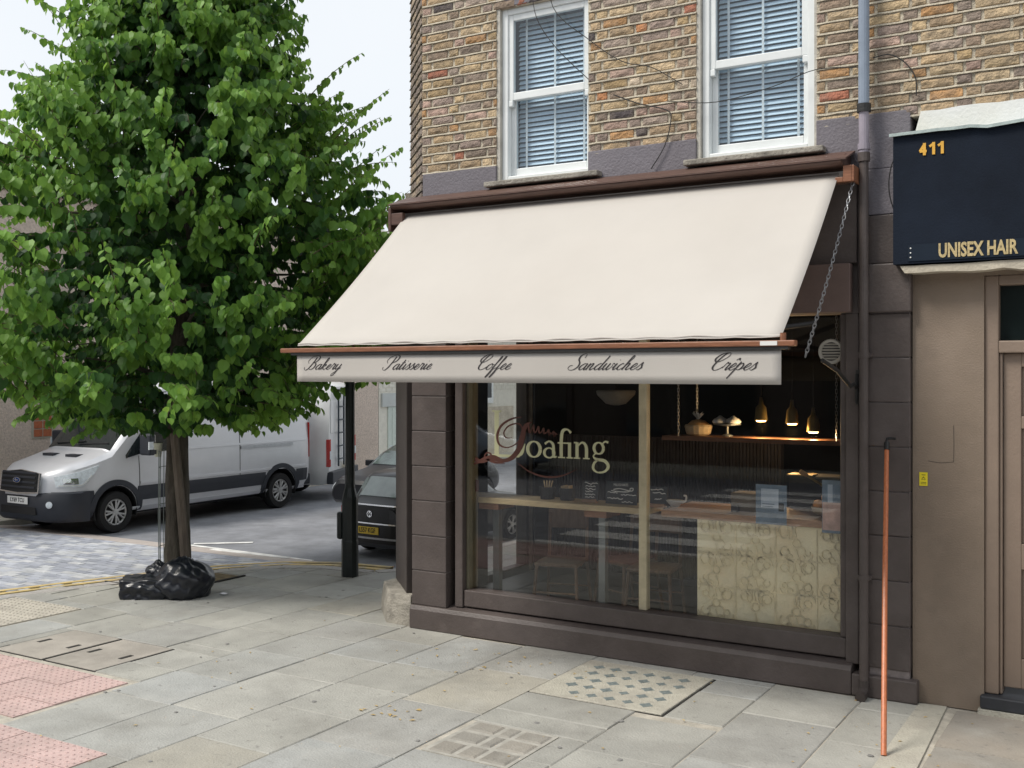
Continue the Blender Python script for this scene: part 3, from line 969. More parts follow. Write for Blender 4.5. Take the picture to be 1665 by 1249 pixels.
# ---- sash windows
def sash_window(W, seed, tuck=0.0):
    x0, x1, z0, z1 = W
    xb = x1
    x1 = x1 + tuck
    r = random.Random(seed)
    fr = MB()
    fy0, fy1 = .085, .20
    t = .055
    fr.box(x0 + .03, x0 + .03 + t, fy0, fy1, z0, z1)
    fr.box(x1 - .02 - t, x1 - .02, fy0, fy1, z0, z1)
    fr.box(x0 + .03 + t, x1 - .02 - t, fy0, fy1, z1 - .05, z1)
    fr.box(x0 + .03 + t, x1 - .02 - t, fy0, fy1, z0, z0 + .05)
    w = fr.build('window', M['upvc'], shop, bev=.006)
    # reveals
    rv = MB()
    rv.box(x0 - .004, x0 + .028, .052, .22, z0, z1); rv.box(xb - .004 if tuck else xb - .018, xb + .004, .052, .084 if tuck else .22, z0, z1)
    rv.build('reveal', M['reveal'], w)
    a, b = x0 + .085, x1 - .075
    zm = z0 + .70
    # upper sash in front, lower behind
    for nm, sz0, sz1, y, bot, top in (('upper_sash', zm - .02, z1 - .05, .10, .062, .05), ('lower_sash', z0 + .05, zm + .03, .145, .07, .045)):
        s = MB(); q = .045
        s.box(a, a + q, y, y + .04, sz0, sz1); s.box(b - q, b, y, y + .04, sz0, sz1)
        s.box(a + q, b - q, y, y + .04, sz0, sz0 + bot); s.box(a + q, b - q, y, y + .04, sz1 - top, sz1)
        if nm == 'upper_sash':
            s.box(a, a + .04, y - .004, y + .036, sz0 - .05, sz0); s.box(b - .04, b, y - .004, y + .036, sz0 - .05, sz0)
        s.build(nm, M['upvc'], w, bev=.005)
        box('pane', M['win_glass'], w, a + q, b - q, y + .015, y + .021, sz0 + bot, sz1 - top)
    # venetian blind
    zb = z0 + .09
    i = 0
    while zb < z1 - .08:
        s = MB()
        tl = R(52 + r.uniform(-4, 4))
        xf = Matrix.Translation(((a + b) / 2, .245, zb + r.uniform(-.001, .001))) @ Matrix.Rotation(tl, 4, 'X')
        s.box(-(b - a) / 2 + .02, (b - a) / 2 - .02, -.021, .021, -.0012, .0012, xf)
        s.build('slat', M['slat'], w)
        zb += .0405
    tp = MB()
    for u in (.14, .5, .86):
        x = a + (b - a) * u
        tp.box(x - .009, x + .009, .216, .219, z0 + .08, z1 - .06)
    tp.build('blind_tape', M['upvc'], w)
    rm = MB()
    rm.box(x0 - .1, x1 + .1, .9, .95, z0 - .1, z1 + .1); rm.box(x0 - .12, x0 - .1, .3, .9, z0 - .1, z1 + .1); rm.box(x1 + .1, x1 + .12, .3, .9, z0 - .1, z1 + .1)
    rm.box(x0 - .12, x1 + .12, .3, .95, z0 - .12, z0 - .1); rm.box(x0 - .12, x1 + .12, .3, .95, z1 + .1, z1 + .12)
    rm.build('room_behind', M['room'], w)
    s = MB()
    s.box(x0 - .07, x1 + .07, -.05, .19, z0 - .045, z0 - .002)
    s.build('sill', M['stone'], w, bev=.008)
sash_window(W1, 1, .055)
sash_window(W2, 2)

# ---- shopfront
JZ = [.2, .50, .803, 1.105, 1.405, 1.707, 2.008, 2.31, 2.61]
def pilaster(x0, x1):
    core = MB(); core.box(x0 + .006, x1 - .006, .012, .25, .0, 2.62)
    core.build('pilaster', M['joint_pale'], shop)
    for a, b in zip(JZ, JZ[1:]):
        mb = MB(); mb.box(x0, x1, rnd.uniform(-.002, .002), .2, a + .003, b - .003)
        mb.build('rusticated_block', M['brown'], shop, bev=.006)
pilaster(0, .36)
pilaster(3.862, 4.135)
box('pilaster_cap', M['brown'], shop, 3.85, 4.145, -.03, .25, 2.615, 2.945, bev=.01)
box('pilaster_cap', M['brown'], shop, -.01, .37, -.03, .25, 2.615, 2.945, bev=.01)
box('pilaster_head', M['brown'], shop, 3.80, 4.058, .015, .3, 2.95, 3.28, bev=.006)
st = MB()
st.prism([(-.03, 0), (-.03, .165), (-.012, .197), (.14, .225), (.14, 0)], lambda a, b, h: (-.005 + h, a, b), 3.76)
st.build('stall_riser', M['brown'], shop, bev=.006, fix=True)
box('riser_end', M['brown'], shop, 3.757, 4.185, -.035, .2, 0, .152, bev=.012)
box('window_sill', M['brown'], shop, .51, 3.70, .055, .21, .226, .365, bev=.008)
for q in ((.385, .42, .1, .24, .21), (.422, .50, .045, .22, .215), (3.655, 3.70, .07, .24, .365), (3.702, 3.79, .03, .24, .2), (3.792, 3.86, .07, .24, .152)):
    box('window_post', M['brown'], shop, *q, 2.62, bev=.008)
box('inner_post', M['frame_olive'], shop, .505, .53, .10, .24, .366, 2.62)
box('mullion', M['cream_wood'], shop, 2.095, 2.16, .125, .2, .366, 2.60, bev=.006)
hd_ = MB()
hd_.box(.37, 3.79, .03, .25, 2.62, 3.6)
hd_.box(.03, 3.79, -.02, .028, 2.96, 3.56)
hd_.box(3.79, 3.80, .0, .3, 2.62, 3.6)
hd_.build('fascia', M['brown'], shop, bev=.005)
box('shutter_box', mat('fascia_brown', (.115, .078, .068), .6, .12, 4, .12, 50), shop, .40, 3.765, -.10, -.022, 2.62, 2.955, bev=.008)
for x0, x1 in ((.532, 2.094), (2.161, 3.654)):
    box('shop_pane', M['shop_glass'], shop, x0, x1, .152, .158, .367, 2.6)
# corner: dark pier on its stone base
xf = Matrix.Translation((-.02, .04, 0)) @ Matrix.Rotation(R(135), 4, 'Z')
mb = MB(); mb.box(.10, .80, -.06, .025, .262, 3.62, Matrix.Translation((-.045, .045, 0)) @ Matrix.Rotation(R(135), 4, 'Z'))
mb.build('corner_pier', M['brown_dark'], shop, bev=.008)
mb = MB()
for zz, kx in ((0, 1.0), (.13, 1.0), (.2, .985), (.262, .93)):
    pass
poly = [(-.02, .012), (-.30, .03), (-.68, .45), (-.70, .78), (-.53, .80), (-.03, .3)]
n = len(poly)
vs = []
r2 = random.Random(3)
for zz, e in ((-.02, 1.02), (.1, 1.0), (.19, .98), (.26, .94)):
    for a, b in poly:
        vs.append(((a + .3) * e - .3 + r2.uniform(-.008, .008), (b - .4) * e + .4 + r2.uniform(-.008, .008), zz + r2.uniform(-.006, .006)))
fs = [(k * n + i, k * n + (i + 1) % n, (k + 1) * n + (i + 1) % n, (k + 1) * n + i) for k in range(3) for i in range(n)] + [tuple(range(3 * n, 4 * n)), tuple(range(n))[::-1]]
mb.add(vs, fs)
mb.build('corner_stone', M['stone'], shop, fix=True, bev=.012)
# interior shell
it = MB()
it.box(-.3, 4.1, .25, 7, .02, .06)
it.build('shop_floor', M['int_floor'], shop)
it = MB()
it.box(-.3, 4.1, 6.4, 6.5, .06, 3.2)
it.box(4.09, 4.14, .26, 6.4, .06, 3.2)
it.box(-.30, 4.1, .26, 6.5, 3.0, 3.1)
it.box(SWX + .2, SWX + .23, .75, 1.68, .06, 3.0)
it.box(SWX + .2, SWX + .23, 2.64, 6.4, .06, 3.0)
it.build('shop_wall', M['int_wall'], shop)
sf = MB()
sf.box(SWX + .04, SWX + .16, 1.70, 1.75, .02, 2.7); sf.box(SWX + .04, SWX + .16, 2.57, 2.62, .02, 2.7)
sf.box(SWX + .04, SWX + .16, 1.75, 2.57, .02, .12); sf.box(SWX + .04, SWX + .16, 1.75, 2.57, 2.62, 2.7)
sf.build('side_window_frame', M['brown_dark'], shop)
box('side_window_pane', M['shop_glass'], shop, SWX + .09, SWX + .096, 1.75, 2.57, .12, 2.62)
# reeded dark panelling at the back
rp = MB()
rp.box(-.3, 2.36, 2.95, 3.0, .06, 1.53)
x = -.3
while x < 2.36:
    d = rnd.uniform(.016, .034)
    rp.box(x, x + .026, 2.95 - d, 2.95, .08, 1.52)
    x += .036
rp.build('reeded_panel', M['slatted'], shop)
# lettering on the glass: Loafing, with a brown-red flourish
gx = lambda a, b, h: (a, .150 - h, b)
lt = MB()
ribbon(lt, [(.778, 1.88), (.778, 1.52)], .044, gx, .002, 0)
ribbon(lt, [(.735, 1.886), (.825, 1.886)], .014, gx, .002, 0)
ribbon(lt, [(.735, 1.512), (.9, 1.512), (1.0, 1.515)], .022, gx, .0022, 0)
ribbon(lt, [(.95, 1.515), (1.02, 1.54), (1.055, 1.62)], [.03, .032, .006], gx, .0024)
def bowl(cx_, cz_, rx, rz, thick, thin, a0=0, a1=360, n=22):
    p = [(cx_ + rx * math.cos(R(a0 + (a1 - a0) * i / n)), cz_ + rz * math.sin(R(a0 + (a1 - a0) * i / n))) for i in range(n + 1)]
    ribbon(lt, p, lambda tx, ty, u: thin + (thick - thin) * abs(ty) ** 1.5, gx, .002, 0)
bowl(1.141, 1.578, .060, .064, .033, .012)                                  # o
bowl(1.285, 1.553, .046, .04, .026, .011, 20, 380)                          # a
ribbon(lt, [(1.245, 1.625), (1.285, 1.648), (1.322, 1.622), (1.326, 1.55), (1.335, 1.522), (1.36, 1.528)], [.02, .014, .024, .028, .02, .006], gx, .0023)
ribbon(lt, [(1.398, 1.52), (1.398, 1.66), (1.412, 1.735), (1.455, 1.748), (1.487, 1.722)], [.029, .029, .027, .014, .022], gx, .0021)   # f
ribbon(lt, [(1.365, 1.638), (1.476, 1.638)], .011, gx, .0025, 0)
ribbon(lt, [(1.368, 1.52), (1.432, 1.52)], .011, gx, .0026, 0)
ribbon(lt, [(1.474, 1.52), (1.474, 1.644)], .028, gx, .0021, 0)               # i
ribbon(lt, [(1.446, 1.52), (1.503, 1.52)], .011, gx, .0026, 0)
ribbon(lt, [(1.542, 1.52), (1.542, 1.648)], .028, gx, .0021, 0)               # n
ribbon(lt, [(1.515, 1.645), (1.542, 1.645)], .012, gx, .0025, 0)
ribbon(lt, [(1.552, 1.62), (1.59, 1.648), (1.625, 1.615), (1.627, 1.52)], [.012, .016, .027, .028], gx, .0023)
for q in (1.542, 1.627):
    ribbon(lt, [(q - .03, 1.52), (q + .03, 1.52)], .011, gx, .0026, 0)
bowl(1.737, 1.607, .042, .045, .026, .011)                                  # g
ribbon(lt, [(1.768, 1.64), (1.795, 1.662), (1.822, 1.655)], [.012, .014, .02], gx, .0023)
ribbon(lt, [(1.712, 1.568), (1.69, 1.54), (1.72, 1.518), (1.79, 1.508), (1.822, 1.466), (1.79, 1.424), (1.725, 1.415), (1.688, 1.445), (1.70, 1.49), (1.735, 1.515)],
       [.01, .014, .02, .026, .026, .018, .013, .022, .02, .01], gx, .0022)
lt.build('window_lettering', M['glass_cream'], shop)
lt = MB()
ribbon(lt, [(1.02, 1.84), (.93, 1.825), (.83, 1.77), (.786, 1.69), (.80, 1.61), (.87, 1.582), (.95, 1.605), (1.01, 1.66), (1.03, 1.74), (.99, 1.785), (.90, 1.765), (.85, 1.71), (.87, 1.665), (.93, 1.665)],
       [.006, .016, .02, .024, .018, .010, .010, .012, .013, .012, .014, .012, .010, .006], gx, .0028)
ribbon(lt, [(1.12, 1.80), (1.06, 1.77), (1.03, 1.68), (1.0, 1.58), (.93, 1.50), (.84, 1.47), (.75, 1.49), (.66, 1.475), (.55, 1.43)],
       [.01, .03, .05, .05, .04, .03, .05, .04, .015], gx, .0030)
ribbon(lt, [(.56, 1.475), (.62, 1.455), (.70, 1.475), (.72, 1.52), (.68, 1.53), (.66, 1.49), (.75, 1.455), (.86, 1.45)], [.04, .03, .02, .014, .012, .014, .02, .005], gx, .0032)
for k in range(6):
    x = 1.07 + k * .048
    ribbon(lt, [(x, 1.74 - k * .006), (x + .018, 1.79 - k * .012), (x + .022, 1.75 - k * .012), (x + .03, 1.715), (x + .048, 1.735 - k * .006)], [.008, .012, .016, .014, .008], gx, .0029)
ribbon(lt, [(.98, 1.46), (1.10, 1.39), (1.25, 1.355), (1.40, 1.37), (1.54, 1.43)], [.004, .01, .016, .013, .003], gx, .0028)
lt.build('window_flourish', M['glass_red'], shop)
# red band on the inner left post
box('red_sign', M['glass_red'], shop, .531, .56, .20, .205, 1.19, 1.29)

# ------------------------------------------------------------------ awning
AY, AZ = -1.47, 2.40
awn = thing('awning', 'cream canvas awning pulled out over the bakery window with lettered valance', 'awning', (1.9, -.1, 3.6))
hp = MB()
hp.prism([(.028, 3.50), (-.03, 3.50), (-.05, 3.605), (-.20, 3.605), (-.235, 3.622), (-.235, 3.635), (-.10, 3.70), (.028, 3.72)], lambda a, b, h: (-.06 + h, a, b), 3.80)
hp.build('hood', M['awn_brown'], awn, fix=True, bev=.006)
hp = MB(); hp.box(-.085, 3.765, -.25, .026, 3.722, 3.735, Matrix.Rotation(R(0), 4, 'X'))
hp = MB(); hp.prism([(-.242, 3.634), (-.242, 3.645), (.026, 3.738), (.026, 3.723)], lambda a, b, h: (-.075 + h, a, b), 3.845)
hp.build('hood_lid', M['awn_brown'], awn, fix=True)
eb = MB()
eb.box(3.742, 3.80, -.20, -.15, 3.49, 3.60); eb.box(3.69, 3.742, -.20, -.15, 3.49, 3.525); eb.box(3.80, 3.815, -.20, .026, 3.49, 3.60)
eb.build('end_bracket', M['awn_wood'], awn, bev=.004)
eb = MB(); eb.box(-.09, -.06, -.22, .026, 3.42, 3.62); eb.box(-.06, .06, -.215, -.17, 3.47, 3.57)
eb.build('end_bracket', M['awn_brown'], awn, bev=.004)
rl = MB(); rl.tube([(-.04, -.1, 3.545), (3.72, -.1, 3.545)], .036, 12)
rl.build('roller', M['canvas'], awn, smooth=True)
fb = MB()
NX, NS = 40, 16
vs = []
for side in (0, 1):
    for j in range(NS + 1):
        s = j / NS
        for i in range(NX + 1):
            u = i / NX
            xa, xb = .045, 3.70
            x = xa + (xb - xa) * u + (u - .5) * .03 * s
            y = -.135 + (AY + .135) * s
            z = 3.565 + (AZ + .012 - 3.565) * s - .03 * math.sin(math.pi * s) * (1 - .25 * math.cos(2 * math.pi * u)) - .006 * math.sin(math.pi * s) * math.sin(7 * u + 1)
            if s > .9:
                z += .003 * math.sin(u * 90) * (s - .9) * 10
            vs.append((x, y, z - side * .004))
fs = []
K = (NX + 1) * (NS + 1)
for j in range(NS):
    for i in range(NX):
        a = j * (NX + 1) + i
        fs.append((a, a + 1, a + NX + 2, a + NX + 1)); fs.append((K + a, K + a + NX + 1, K + a + NX + 2, K + a + 1))
for i in range(NX):
    fs.append((i, K + i, K + i + 1, i + 1)); a = NS * (NX + 1) + i; fs.append((a, a + 1, K + a + 1, K + a))
for j in range(NS):
    a = j * (NX + 1); fs.append((a, a + NX + 1, K + a + NX + 1, K + a)); a += NX; fs.append((a, K + a, K + a + NX + 1, a + NX + 1))
fb.add(vs, fs)
fab = fb.build('canvas', M['canvas'], awn, smooth=True)
hem = MB()
p = []
for i in range(161):
    u = i / 160
    p.append((.03 + 3.685 * u, AY + .012, AZ + .022 + .0035 * math.sin(u * 75) + .002 * math.sin(u * 31)))
hem.tube(p, .0085, 6)
hem.build('hem', M['canvas'], fab, smooth=True)
fbp = MB(); fbp.box(-.12, 3.80, AY - .03, AY + .03, AZ - .042, AZ - .008)
fbp.build('front_bar', M['awn_wood'], awn, bev=.006)
fbp = MB(); fbp.box(-.02, 3.76, AY - .022, AY + .024, AZ - .060, AZ - .042)
fbp.build('bar_channel', M['iron'], awn)
fbp = MB(); fbp.box(3.60, 3.70, AY - .033, AY - .030, AZ - .037, AZ - .012)
fbp.build('maker_tag', M['plate_w'], awn)
fbp = MB(); fbp.tube([(3.725, AY, AZ - .02), (3.725, AY, AZ + .035)], .018, 8)
fbp.build('bar_knob', M['awn_wood'], awn)
# valance, a gently waving strip
VX0, VX1, VZ0, VZ1 = .028, 3.715, 2.142, AZ - .058
vb = MB()
def vy(x, z):
    return AY - .004 + (VZ1 - z) * .05 * math.sin(x * 3.1 + .5) * .35
vs = []
N = 60
for side in (0, 1):
    for j in range(5):
        z = VZ1 + (VZ0 - VZ1) * j / 4
        for i in range(N + 1):
            x = VX0 + (VX1 - VX0) * i / N
            vs.append((x, vy(x, z) + side * .003, z - (.004 * x / 3.7 if j == 4 else 0)))
fs = []; K = 5 * (N + 1)
for j in range(4):
    for i in range(N):
        a = j * (N + 1) + i
        fs.append((a, a + N + 1, a + N + 2, a + 1)); fs.append((K + a, K + a + 1, K + a + N + 2, K + a + N + 1))
for i in range(N):
    fs.append((i, i + 1, K + i + 1, K + i)); a = 4 * (N + 1) + i; fs.append((a, K + a, K + a + 1, a + 1))
for j in range(4):
    a = j * (N + 1); fs.append((a, K + a, K + a + N + 1, a + N + 1)); a += N; fs.append((a, a + N + 1, K + a + N + 1, K + a))
vb.add(vs, fs)
val = vb.build('valance', M['canvas'], awn, smooth=True)
# copperplate hand: strokes in x-height units, sheared and thickened on the down strokes
G = {
 'a': (1.02, [[(.78, .86), (.5, 1.0), (.16, .65), (.1, .25), (.32, .0), (.62, .3), (.8, .95)], [(.8, 1.0), (.73, .3), (.85, .0), (1.08, .35)]]),
 'e': (.76, [[(0, .25), (.42, .5), (.58, .82), (.4, 1.0), (.13, .6), (.14, .18), (.4, .0), (.78, .35)]]),
 'i': (.55, [[(0, .3), (.24, 1.0), (.17, .3), (.3, 0), (.58, .35)], [(.3, 1.45), (.34, 1.52)]]),
 'r': (.80, [[(0, .3), (.22, 1.12), (.34, .96), (.6, .98), (.5, .3), (.6, 0), (.84, .35)]]),
 'y': (.98, [[(0, .5), (.18, 1.0), (.12, .35), (.32, .02), (.68, .5), (.82, 1.0)], [(.82, 1.0), (.66, .0), (.42, -.95), (.12, -1.15), (.06, -.8), (.5, -.25), (1.05, .35)]]),
 'k': (.95, [[(0, .3), (.5, 1.7), (.48, 2.15), (.3, 1.9), (.1, 0)], [(.12, .5), (.48, 1.0), (.6, .75), (.28, .52), (.6, .0), (.98, .35)]]),
 't': (.60, [[(0, .3), (.36, 1.75), (.18, .3), (.32, 0), (.64, .35)], [(.05, 1.2), (.6, 1.25)]]),
 's': (.70, [[(0, .25), (.36, 1.12), (.42, .8), (.58, .35), (.34, .0), (.06, .12)], [(.34, 0), (.72, .35)]]),
 'o': (.92, [[(.55, 1.0), (.18, .7), (.1, .2), (.4, .0), (.74, .4), (.68, .92), (.48, 1.0)], [(.62, .95), (.72, .8), (.95, .85)]]),
 'f': (.62, [[(0, .3), (.5, 1.7), (.52, 2.15), (.36, 1.9), (.1, .0), (-.12, -1.1), (.0, -1.2), (.2, -.5), (.26, .05), (.64, .35)]]),
 'n': (.98, [[(0, .5), (.16, 1.0), (.08, .0)], [(.1, .45), (.42, 1.0), (.58, .85), (.5, .2), (.66, 0), (1.0, .35)]]),
 'd': (1.05, [[(.78, .86), (.5, 1.0), (.16, .65), (.1, .25), (.32, .0), (.62, .3), (.8, .95)], [(.98, 2.15), (.73, .3), (.85, .0), (1.08, .35)]]),
 'w': (1.30, [[(0, .5), (.18, 1.0), (.12, .3), (.3, .0), (.6, .5), (.68, 1.0)], [(.68, 1.0), (.6, .25), (.78, 0), (1.1, .5), (1.05, 1.0), (1.32, .85)]]),
 'c': (.74, [[(.62, .8), (.46, 1.0), (.14, .65), (.12, .2), (.4, .0), (.76, .35)]]),
 'h': (.98, [[(0, .3), (.5, 1.7), (.48, 2.15), (.3, 1.9), (.08, .0)], [(.1, .45), (.42, 1.0), (.58, .85), (.5, .2), (.66, 0), (1.0, .35)]]),
 'p': (.98, [[(0, .5), (.22, 1.15), (-.1, -1.2)], [(.1, .5), (.46, 1.0), (.74, .65), (.58, .08), (.2, .12)], [(.5, .03), (1.0, .35)]]),
 'B': (1.75, [[(.95, 2.25), (.8, 1.3), (.55, .3), (.2, -.1), (-.2, .1), (-.3, .45)], [(.1, 1.1), (-.25, 1.6), (.1, 2.3), (.9, 2.55), (1.5, 2.25), (1.3, 1.5), (.75, 1.25)], [(.75, 1.25), (1.35, 1.1), (1.42, .4), (1.0, .0), (.55, .2)]]),
 'P': (1.45, [[(.95, 2.25), (.8, 1.3), (.55, .3), (.2, -.1), (-.2, .1), (-.3, .45)], [(.1, 1.1), (-.25, 1.6), (.1, 2.3), (.9, 2.55), (1.5, 2.25), (1.35, 1.5), (.8, 1.2)]]),
 'C': (1.30, [[(.35, 1.2), (.75, 1.5), (1.15, 2.1), (.95, 2.5), (.5, 2.2), (.15, 1.2), (.12, .4), (.5, .0), (.95, .12), (1.3, .5)], [(.95, 2.5), (.2, 2.35), (-.25, 1.7), (.0, 1.2), (.35, 1.2)]]),
 'S': (1.35, [[(1.25, 1.85), (1.22, 2.35), (.9, 2.5), (.55, 2.15), (.62, 1.6), (1.0, 1.1), (1.12, .55), (.85, .08), (.35, -.02), (-.05, .25), (.0, .65), (.3, .7)]]),
}
G['ê'] = (G['e'][0], G['e'][1] + [[(.25, 1.4), (.48, 1.7), (.62, 1.4)]])
def script(word, x0, x1, zb, xh):
    mb = MB()
    tot = sum(G[c][0] for c in word)
    sh = .62
    sx_ = (x1 - x0) / (tot + sh * 1.0) / xh
    pos = .3
    for c in word:
        adv, strokes = G[c]
        for st_ in strokes:
            pts = [(x0 + (pos + px + sh * py) * sx_ * xh, zb + py * xh) for px, py in st_]
            thick = .0085 if c.isupper() else .0074
            ribbon(mb, pts, lambda tx, ty, u: .0030 + thick * max(0, -ty) ** 1.6, lambda a, b, h: (a, vy(a, b) - .0006 - h, b), .0014, 6)
        pos += adv
    mb.build('lettering', M['letter_dark'], val)
script('Bakery', .09, .455, 2.232, .040)
script('Patisserie', .83, 1.27, 2.230, .040)
script('Coffee', 1.62, 1.91, 2.228, .041)
script('Sandwiches', 2.31, 2.855, 2.225, .041)
script('Crêpes', 3.27, 3.575, 2.222, .041)
# folding arms under the canvas
for x in (.22, 3.52):
    am = MB()
    s_ = 1 if x < 1 else -1
    am.tube([(x, -.1, 2.55), (x + s_ * .55, -.75, 2.44)], .018, 8)
    am.tube([(x + s_ * .55, -.75, 2.44), (x + s_ * .05, AY + .01, AZ - .045)], .015, 8)
    am.build('folding_arm', M['iron'], awn)

# chain and iron arm at the right
ch = MB()
a, b = Vector((3.79, -.12, 3.50)), Vector((3.655, -.78, 2.31))
n = 42
for i in range(n):
    t0, t1 = i / n, (i + 1) / n
    c = a.lerp(b, (t0 + t1) / 2) + Vector((0, 0, -.03 * math.sin(math.pi * (t0 + t1) / 2)))
    d = (b - a).normalized()
    e = d.cross(Vector((1, 0, 0))).normalized() if i % 2 else Vector((1, 0, 0))
    e = (e - d * e.dot(d)).normalized()
    L = (b - a).length / n * .68
    loop = [c + d * (L * math.cos(q)) + e * (.0105 * math.sin(q)) for q in [2 * math.pi * k / 10 for k in range(11)]]
    ch.tube(loop, .0028, 5, caps=False)
tag(ch.build('chain', M['steel']), 'thin steel chain hanging from the right end of the awning hood', 'chain')
ba = thing('iron_bracket', 'black iron swing bracket bolted to the frame right of the shop window', 'bracket', (3.79, .03, 2.1))
mb = MB(); mb.box(3.775, 3.805, .018, .029, 1.99, 2.225); mb.build('wall_plate', M['iron'], ba)
mb = MB(); mb.tube([(3.79, .02, 2.09), (3.79, -.10, 2.13), (3.785, -.17, 2.115), (3.77, -.45, 2.22), (3.745, -.72, 2.285)], .014, 8); mb.build('arm', M['iron'], ba)
mb = MB(); mb.tube([(3.79, -.02, 2.0), (3.79, -.02, 2.2)], .012, 8); mb.build('pivot', M['iron'], ba)
# round vent in the glass
vt = thing('round_vent', 'round louvred white vent at the top right of the shop window', 'vent', (3.575, .14, 2.358))
xf = Matrix.Translation((3.575, .148, 2.358)) @ Matrix.Rotation(R(90), 4, 'X')
mb = MB(); mb.lathe([(.066, 0), (.09, 0), (.09, .012), (.083, .02), (.066, .016), (.066, 0)], 28, xf, False); 
o = mb.build('rim', mat('vent_plastic', (.40, .38, .34), .5, .1, 9), vt, fix=True)
for k in range(6):
    z = 2.358 - .05 + k * .02
    hw = math.sqrt(max(.0001, .066 ** 2 - (z - 2.358) ** 2))
    mb = MB(); mb.box(-hw, hw, -.009, .009, -.0015, .0015, Matrix.Translation((3.575, .138, z)) @ Matrix.Rotation(R(-40), 4, 'X'))
    mb.build('louvre', bpy.data.materials['vent_plastic'], vt)
mb = MB(); mb.lathe([(.066, 0), (.066, .001)], 24, Matrix.Translation((3.575, .147, 2.358)) @ Matrix.Rotation(R(90), 4, 'X')); mb.build('duct', M['black'], vt)

# ------------------------------------------------------------------ drainpipe, pole
dp = thing('drainpipe', 'rainwater pipe, blue-grey above and brown below, between the bakery and the hair salon', 'drainpipe', (3.846, -.05, 0))
def pipe(name, z0, z1, r, m):
    mb = MB(); mb.tube([(3.846, -.055, z0), (3.846, -.055, z1)], r, 14); mb.build(name, m, dp, smooth=False)
pipe('upper_pipe', 4.0, 7.5, .037, M['pipe_blue'])
pipe('collar', 3.975, 4.03, .047, M['iron'])
pipe('middle_pipe', 3.70, 3.975, .034, M['pipe_mauve'])
pipe('collar', 3.72, 3.76, .041, M['pipe_mauve'])
pipe('collar', 3.64, 3.70, .041, M['brown'])
pipe('lower_pipe', .07, 3.64, .031, M['brown'])
for z in (2.31, .80):
    pipe('collar', z, z + .035, .038, M['brown'])
    box('pipe_clip', M['brown'], dp, 3.80, 3.892, -.05, .0, z + .005, z + .03)
mb = MB(); mb.tube([(3.846, -.055, .12), (3.846, -.06, .06), (3.845, -.10, .03), (3.843, -.15, .022)], .036, 12); mb.build('pipe_shoe', M['brown_dark'], dp)
pl = thing('awning_pole', 'long orange-brown wooden awning pole leaning beside the drainpipe', 'pole', (4.207, -1.129, 0))
mb = MB(); mb.tube([(4.207, -1.129, .004), (4.10, -.60, .87), (4.0, -.075, 1.72)], [.017, .0165, .015], 10); mb.build('shaft', M['pole_wood'], pl)
mb = MB(); mb.tube([(4.0, -.075, 1.72), (3.997, -.06, 1.75), (3.995, -.045, 1.765), (4.02, -.04, 1.768), (4.05, -.045, 1.765)], .009, 8); mb.tube([(4.004, -.095, 1.69), (3.998, -.066, 1.738)], .019, 10)
mb.build('hook', M['iron'], pl)

# ------------------------------------------------------------------ hair salon next door
sal = thing('salon_building', 'neighbouring brick building with tan rendered ground floor and panelled tan door', 'building', (4.14, 0, 0))
mb = MB(); mb.box(4.141, 9, WY + .001, .32, 3.93, TOPZ); mb.box(4.142, 9, .32, 9.2, TOPZ, TOPZ + .2); mb.box(8.9, 9, .32, 9.2, 0, TOPZ)
mb.build('brick_backing', M['mortar'], sal)
jb = MB()
wall_bricks(sal, (0, WY), 0, 4.135, 9, BZ0, 6.2, (), lambda u, z: z < 4.85 and u < 5.1, jb, seed=21, base=-.148, whole=True)
jb.build('upper_brickwork', M['brick_j'], sal, kind='stuff')
bj = MB(); bed_joints(bj, (0, WY + .001), 0, 4.137, 9, BZ0, 6.2, (), seed=8)
bj.build('mortar_pointing', M['mortar'], sal)
mb = MB()
pts = [(4.145, 3.74), (9, 3.74)] + [(9 - i * .12, 3.955 + random.Random(i).uniform(-.012, .008)) for i in range(41)]
mb.prism(pts, lambda a, b, h: (a, .3 - h, b), .285)
mb.build('white_band', M['white_wall'], sal, fix=True)
DX0, DX1 = 4.585, 5.60
mb = MB()
mb.box(4.142, DX0, .045, .3, 0, 3.74); mb.box(DX1 + .0, 9, .045, .3, 0, 3.74); mb.box(DX0, DX1, .045, .3, 2.84, 3.74)
mb.build('rendered_wall', M['tan_render'], sal)
mb = MB()
mb.box(DX0 + .0, DX0 + .085, .065, .26, .12, 2.84); mb.box(DX1 - .085, DX1, .065, .26, .12, 2.84)
mb.box(DX0 + .085, DX1 - .085, .065, .26, 2.335, 2.415); mb.box(DX0 + .085, DX1 - .085, .065, .26, 2.775, 2.84)
mb.box(DX0 + .085, DX0 + .105, .085, .26, .12, 2.335)
mb.build('door_frame', M['tan_door'], sal, bev=.008)
box('fanlight', M['door_glass'], sal, DX0 + .085, DX1 - .085, .15, .16, 2.415, 2.775)
dr = MB()
d0, d1 = DX0 + .108, DX1 - .09
rails = [(.165, .355), (.935, 1.10), (1.845, 1.925), (2.245, 2.333)]
st_w = .105; mid = (d0 + d1) / 2
dr.box(d0, d0 + st_w, .115, .16, .165, 2.333); dr.box(d1 - st_w, d1, .115, .16, .165, 2.333); dr.box(mid - .05, mid + .05, .116, .16, .166, 2.332)
for a, b in rails:
    dr.box(d0 + st_w, mid - .05, .115, .16, a, b); dr.box(mid + .05, d1 - st_w, .115, .16, a, b)
door = dr.build('door', M['tan_door'], sal, bev=.005)
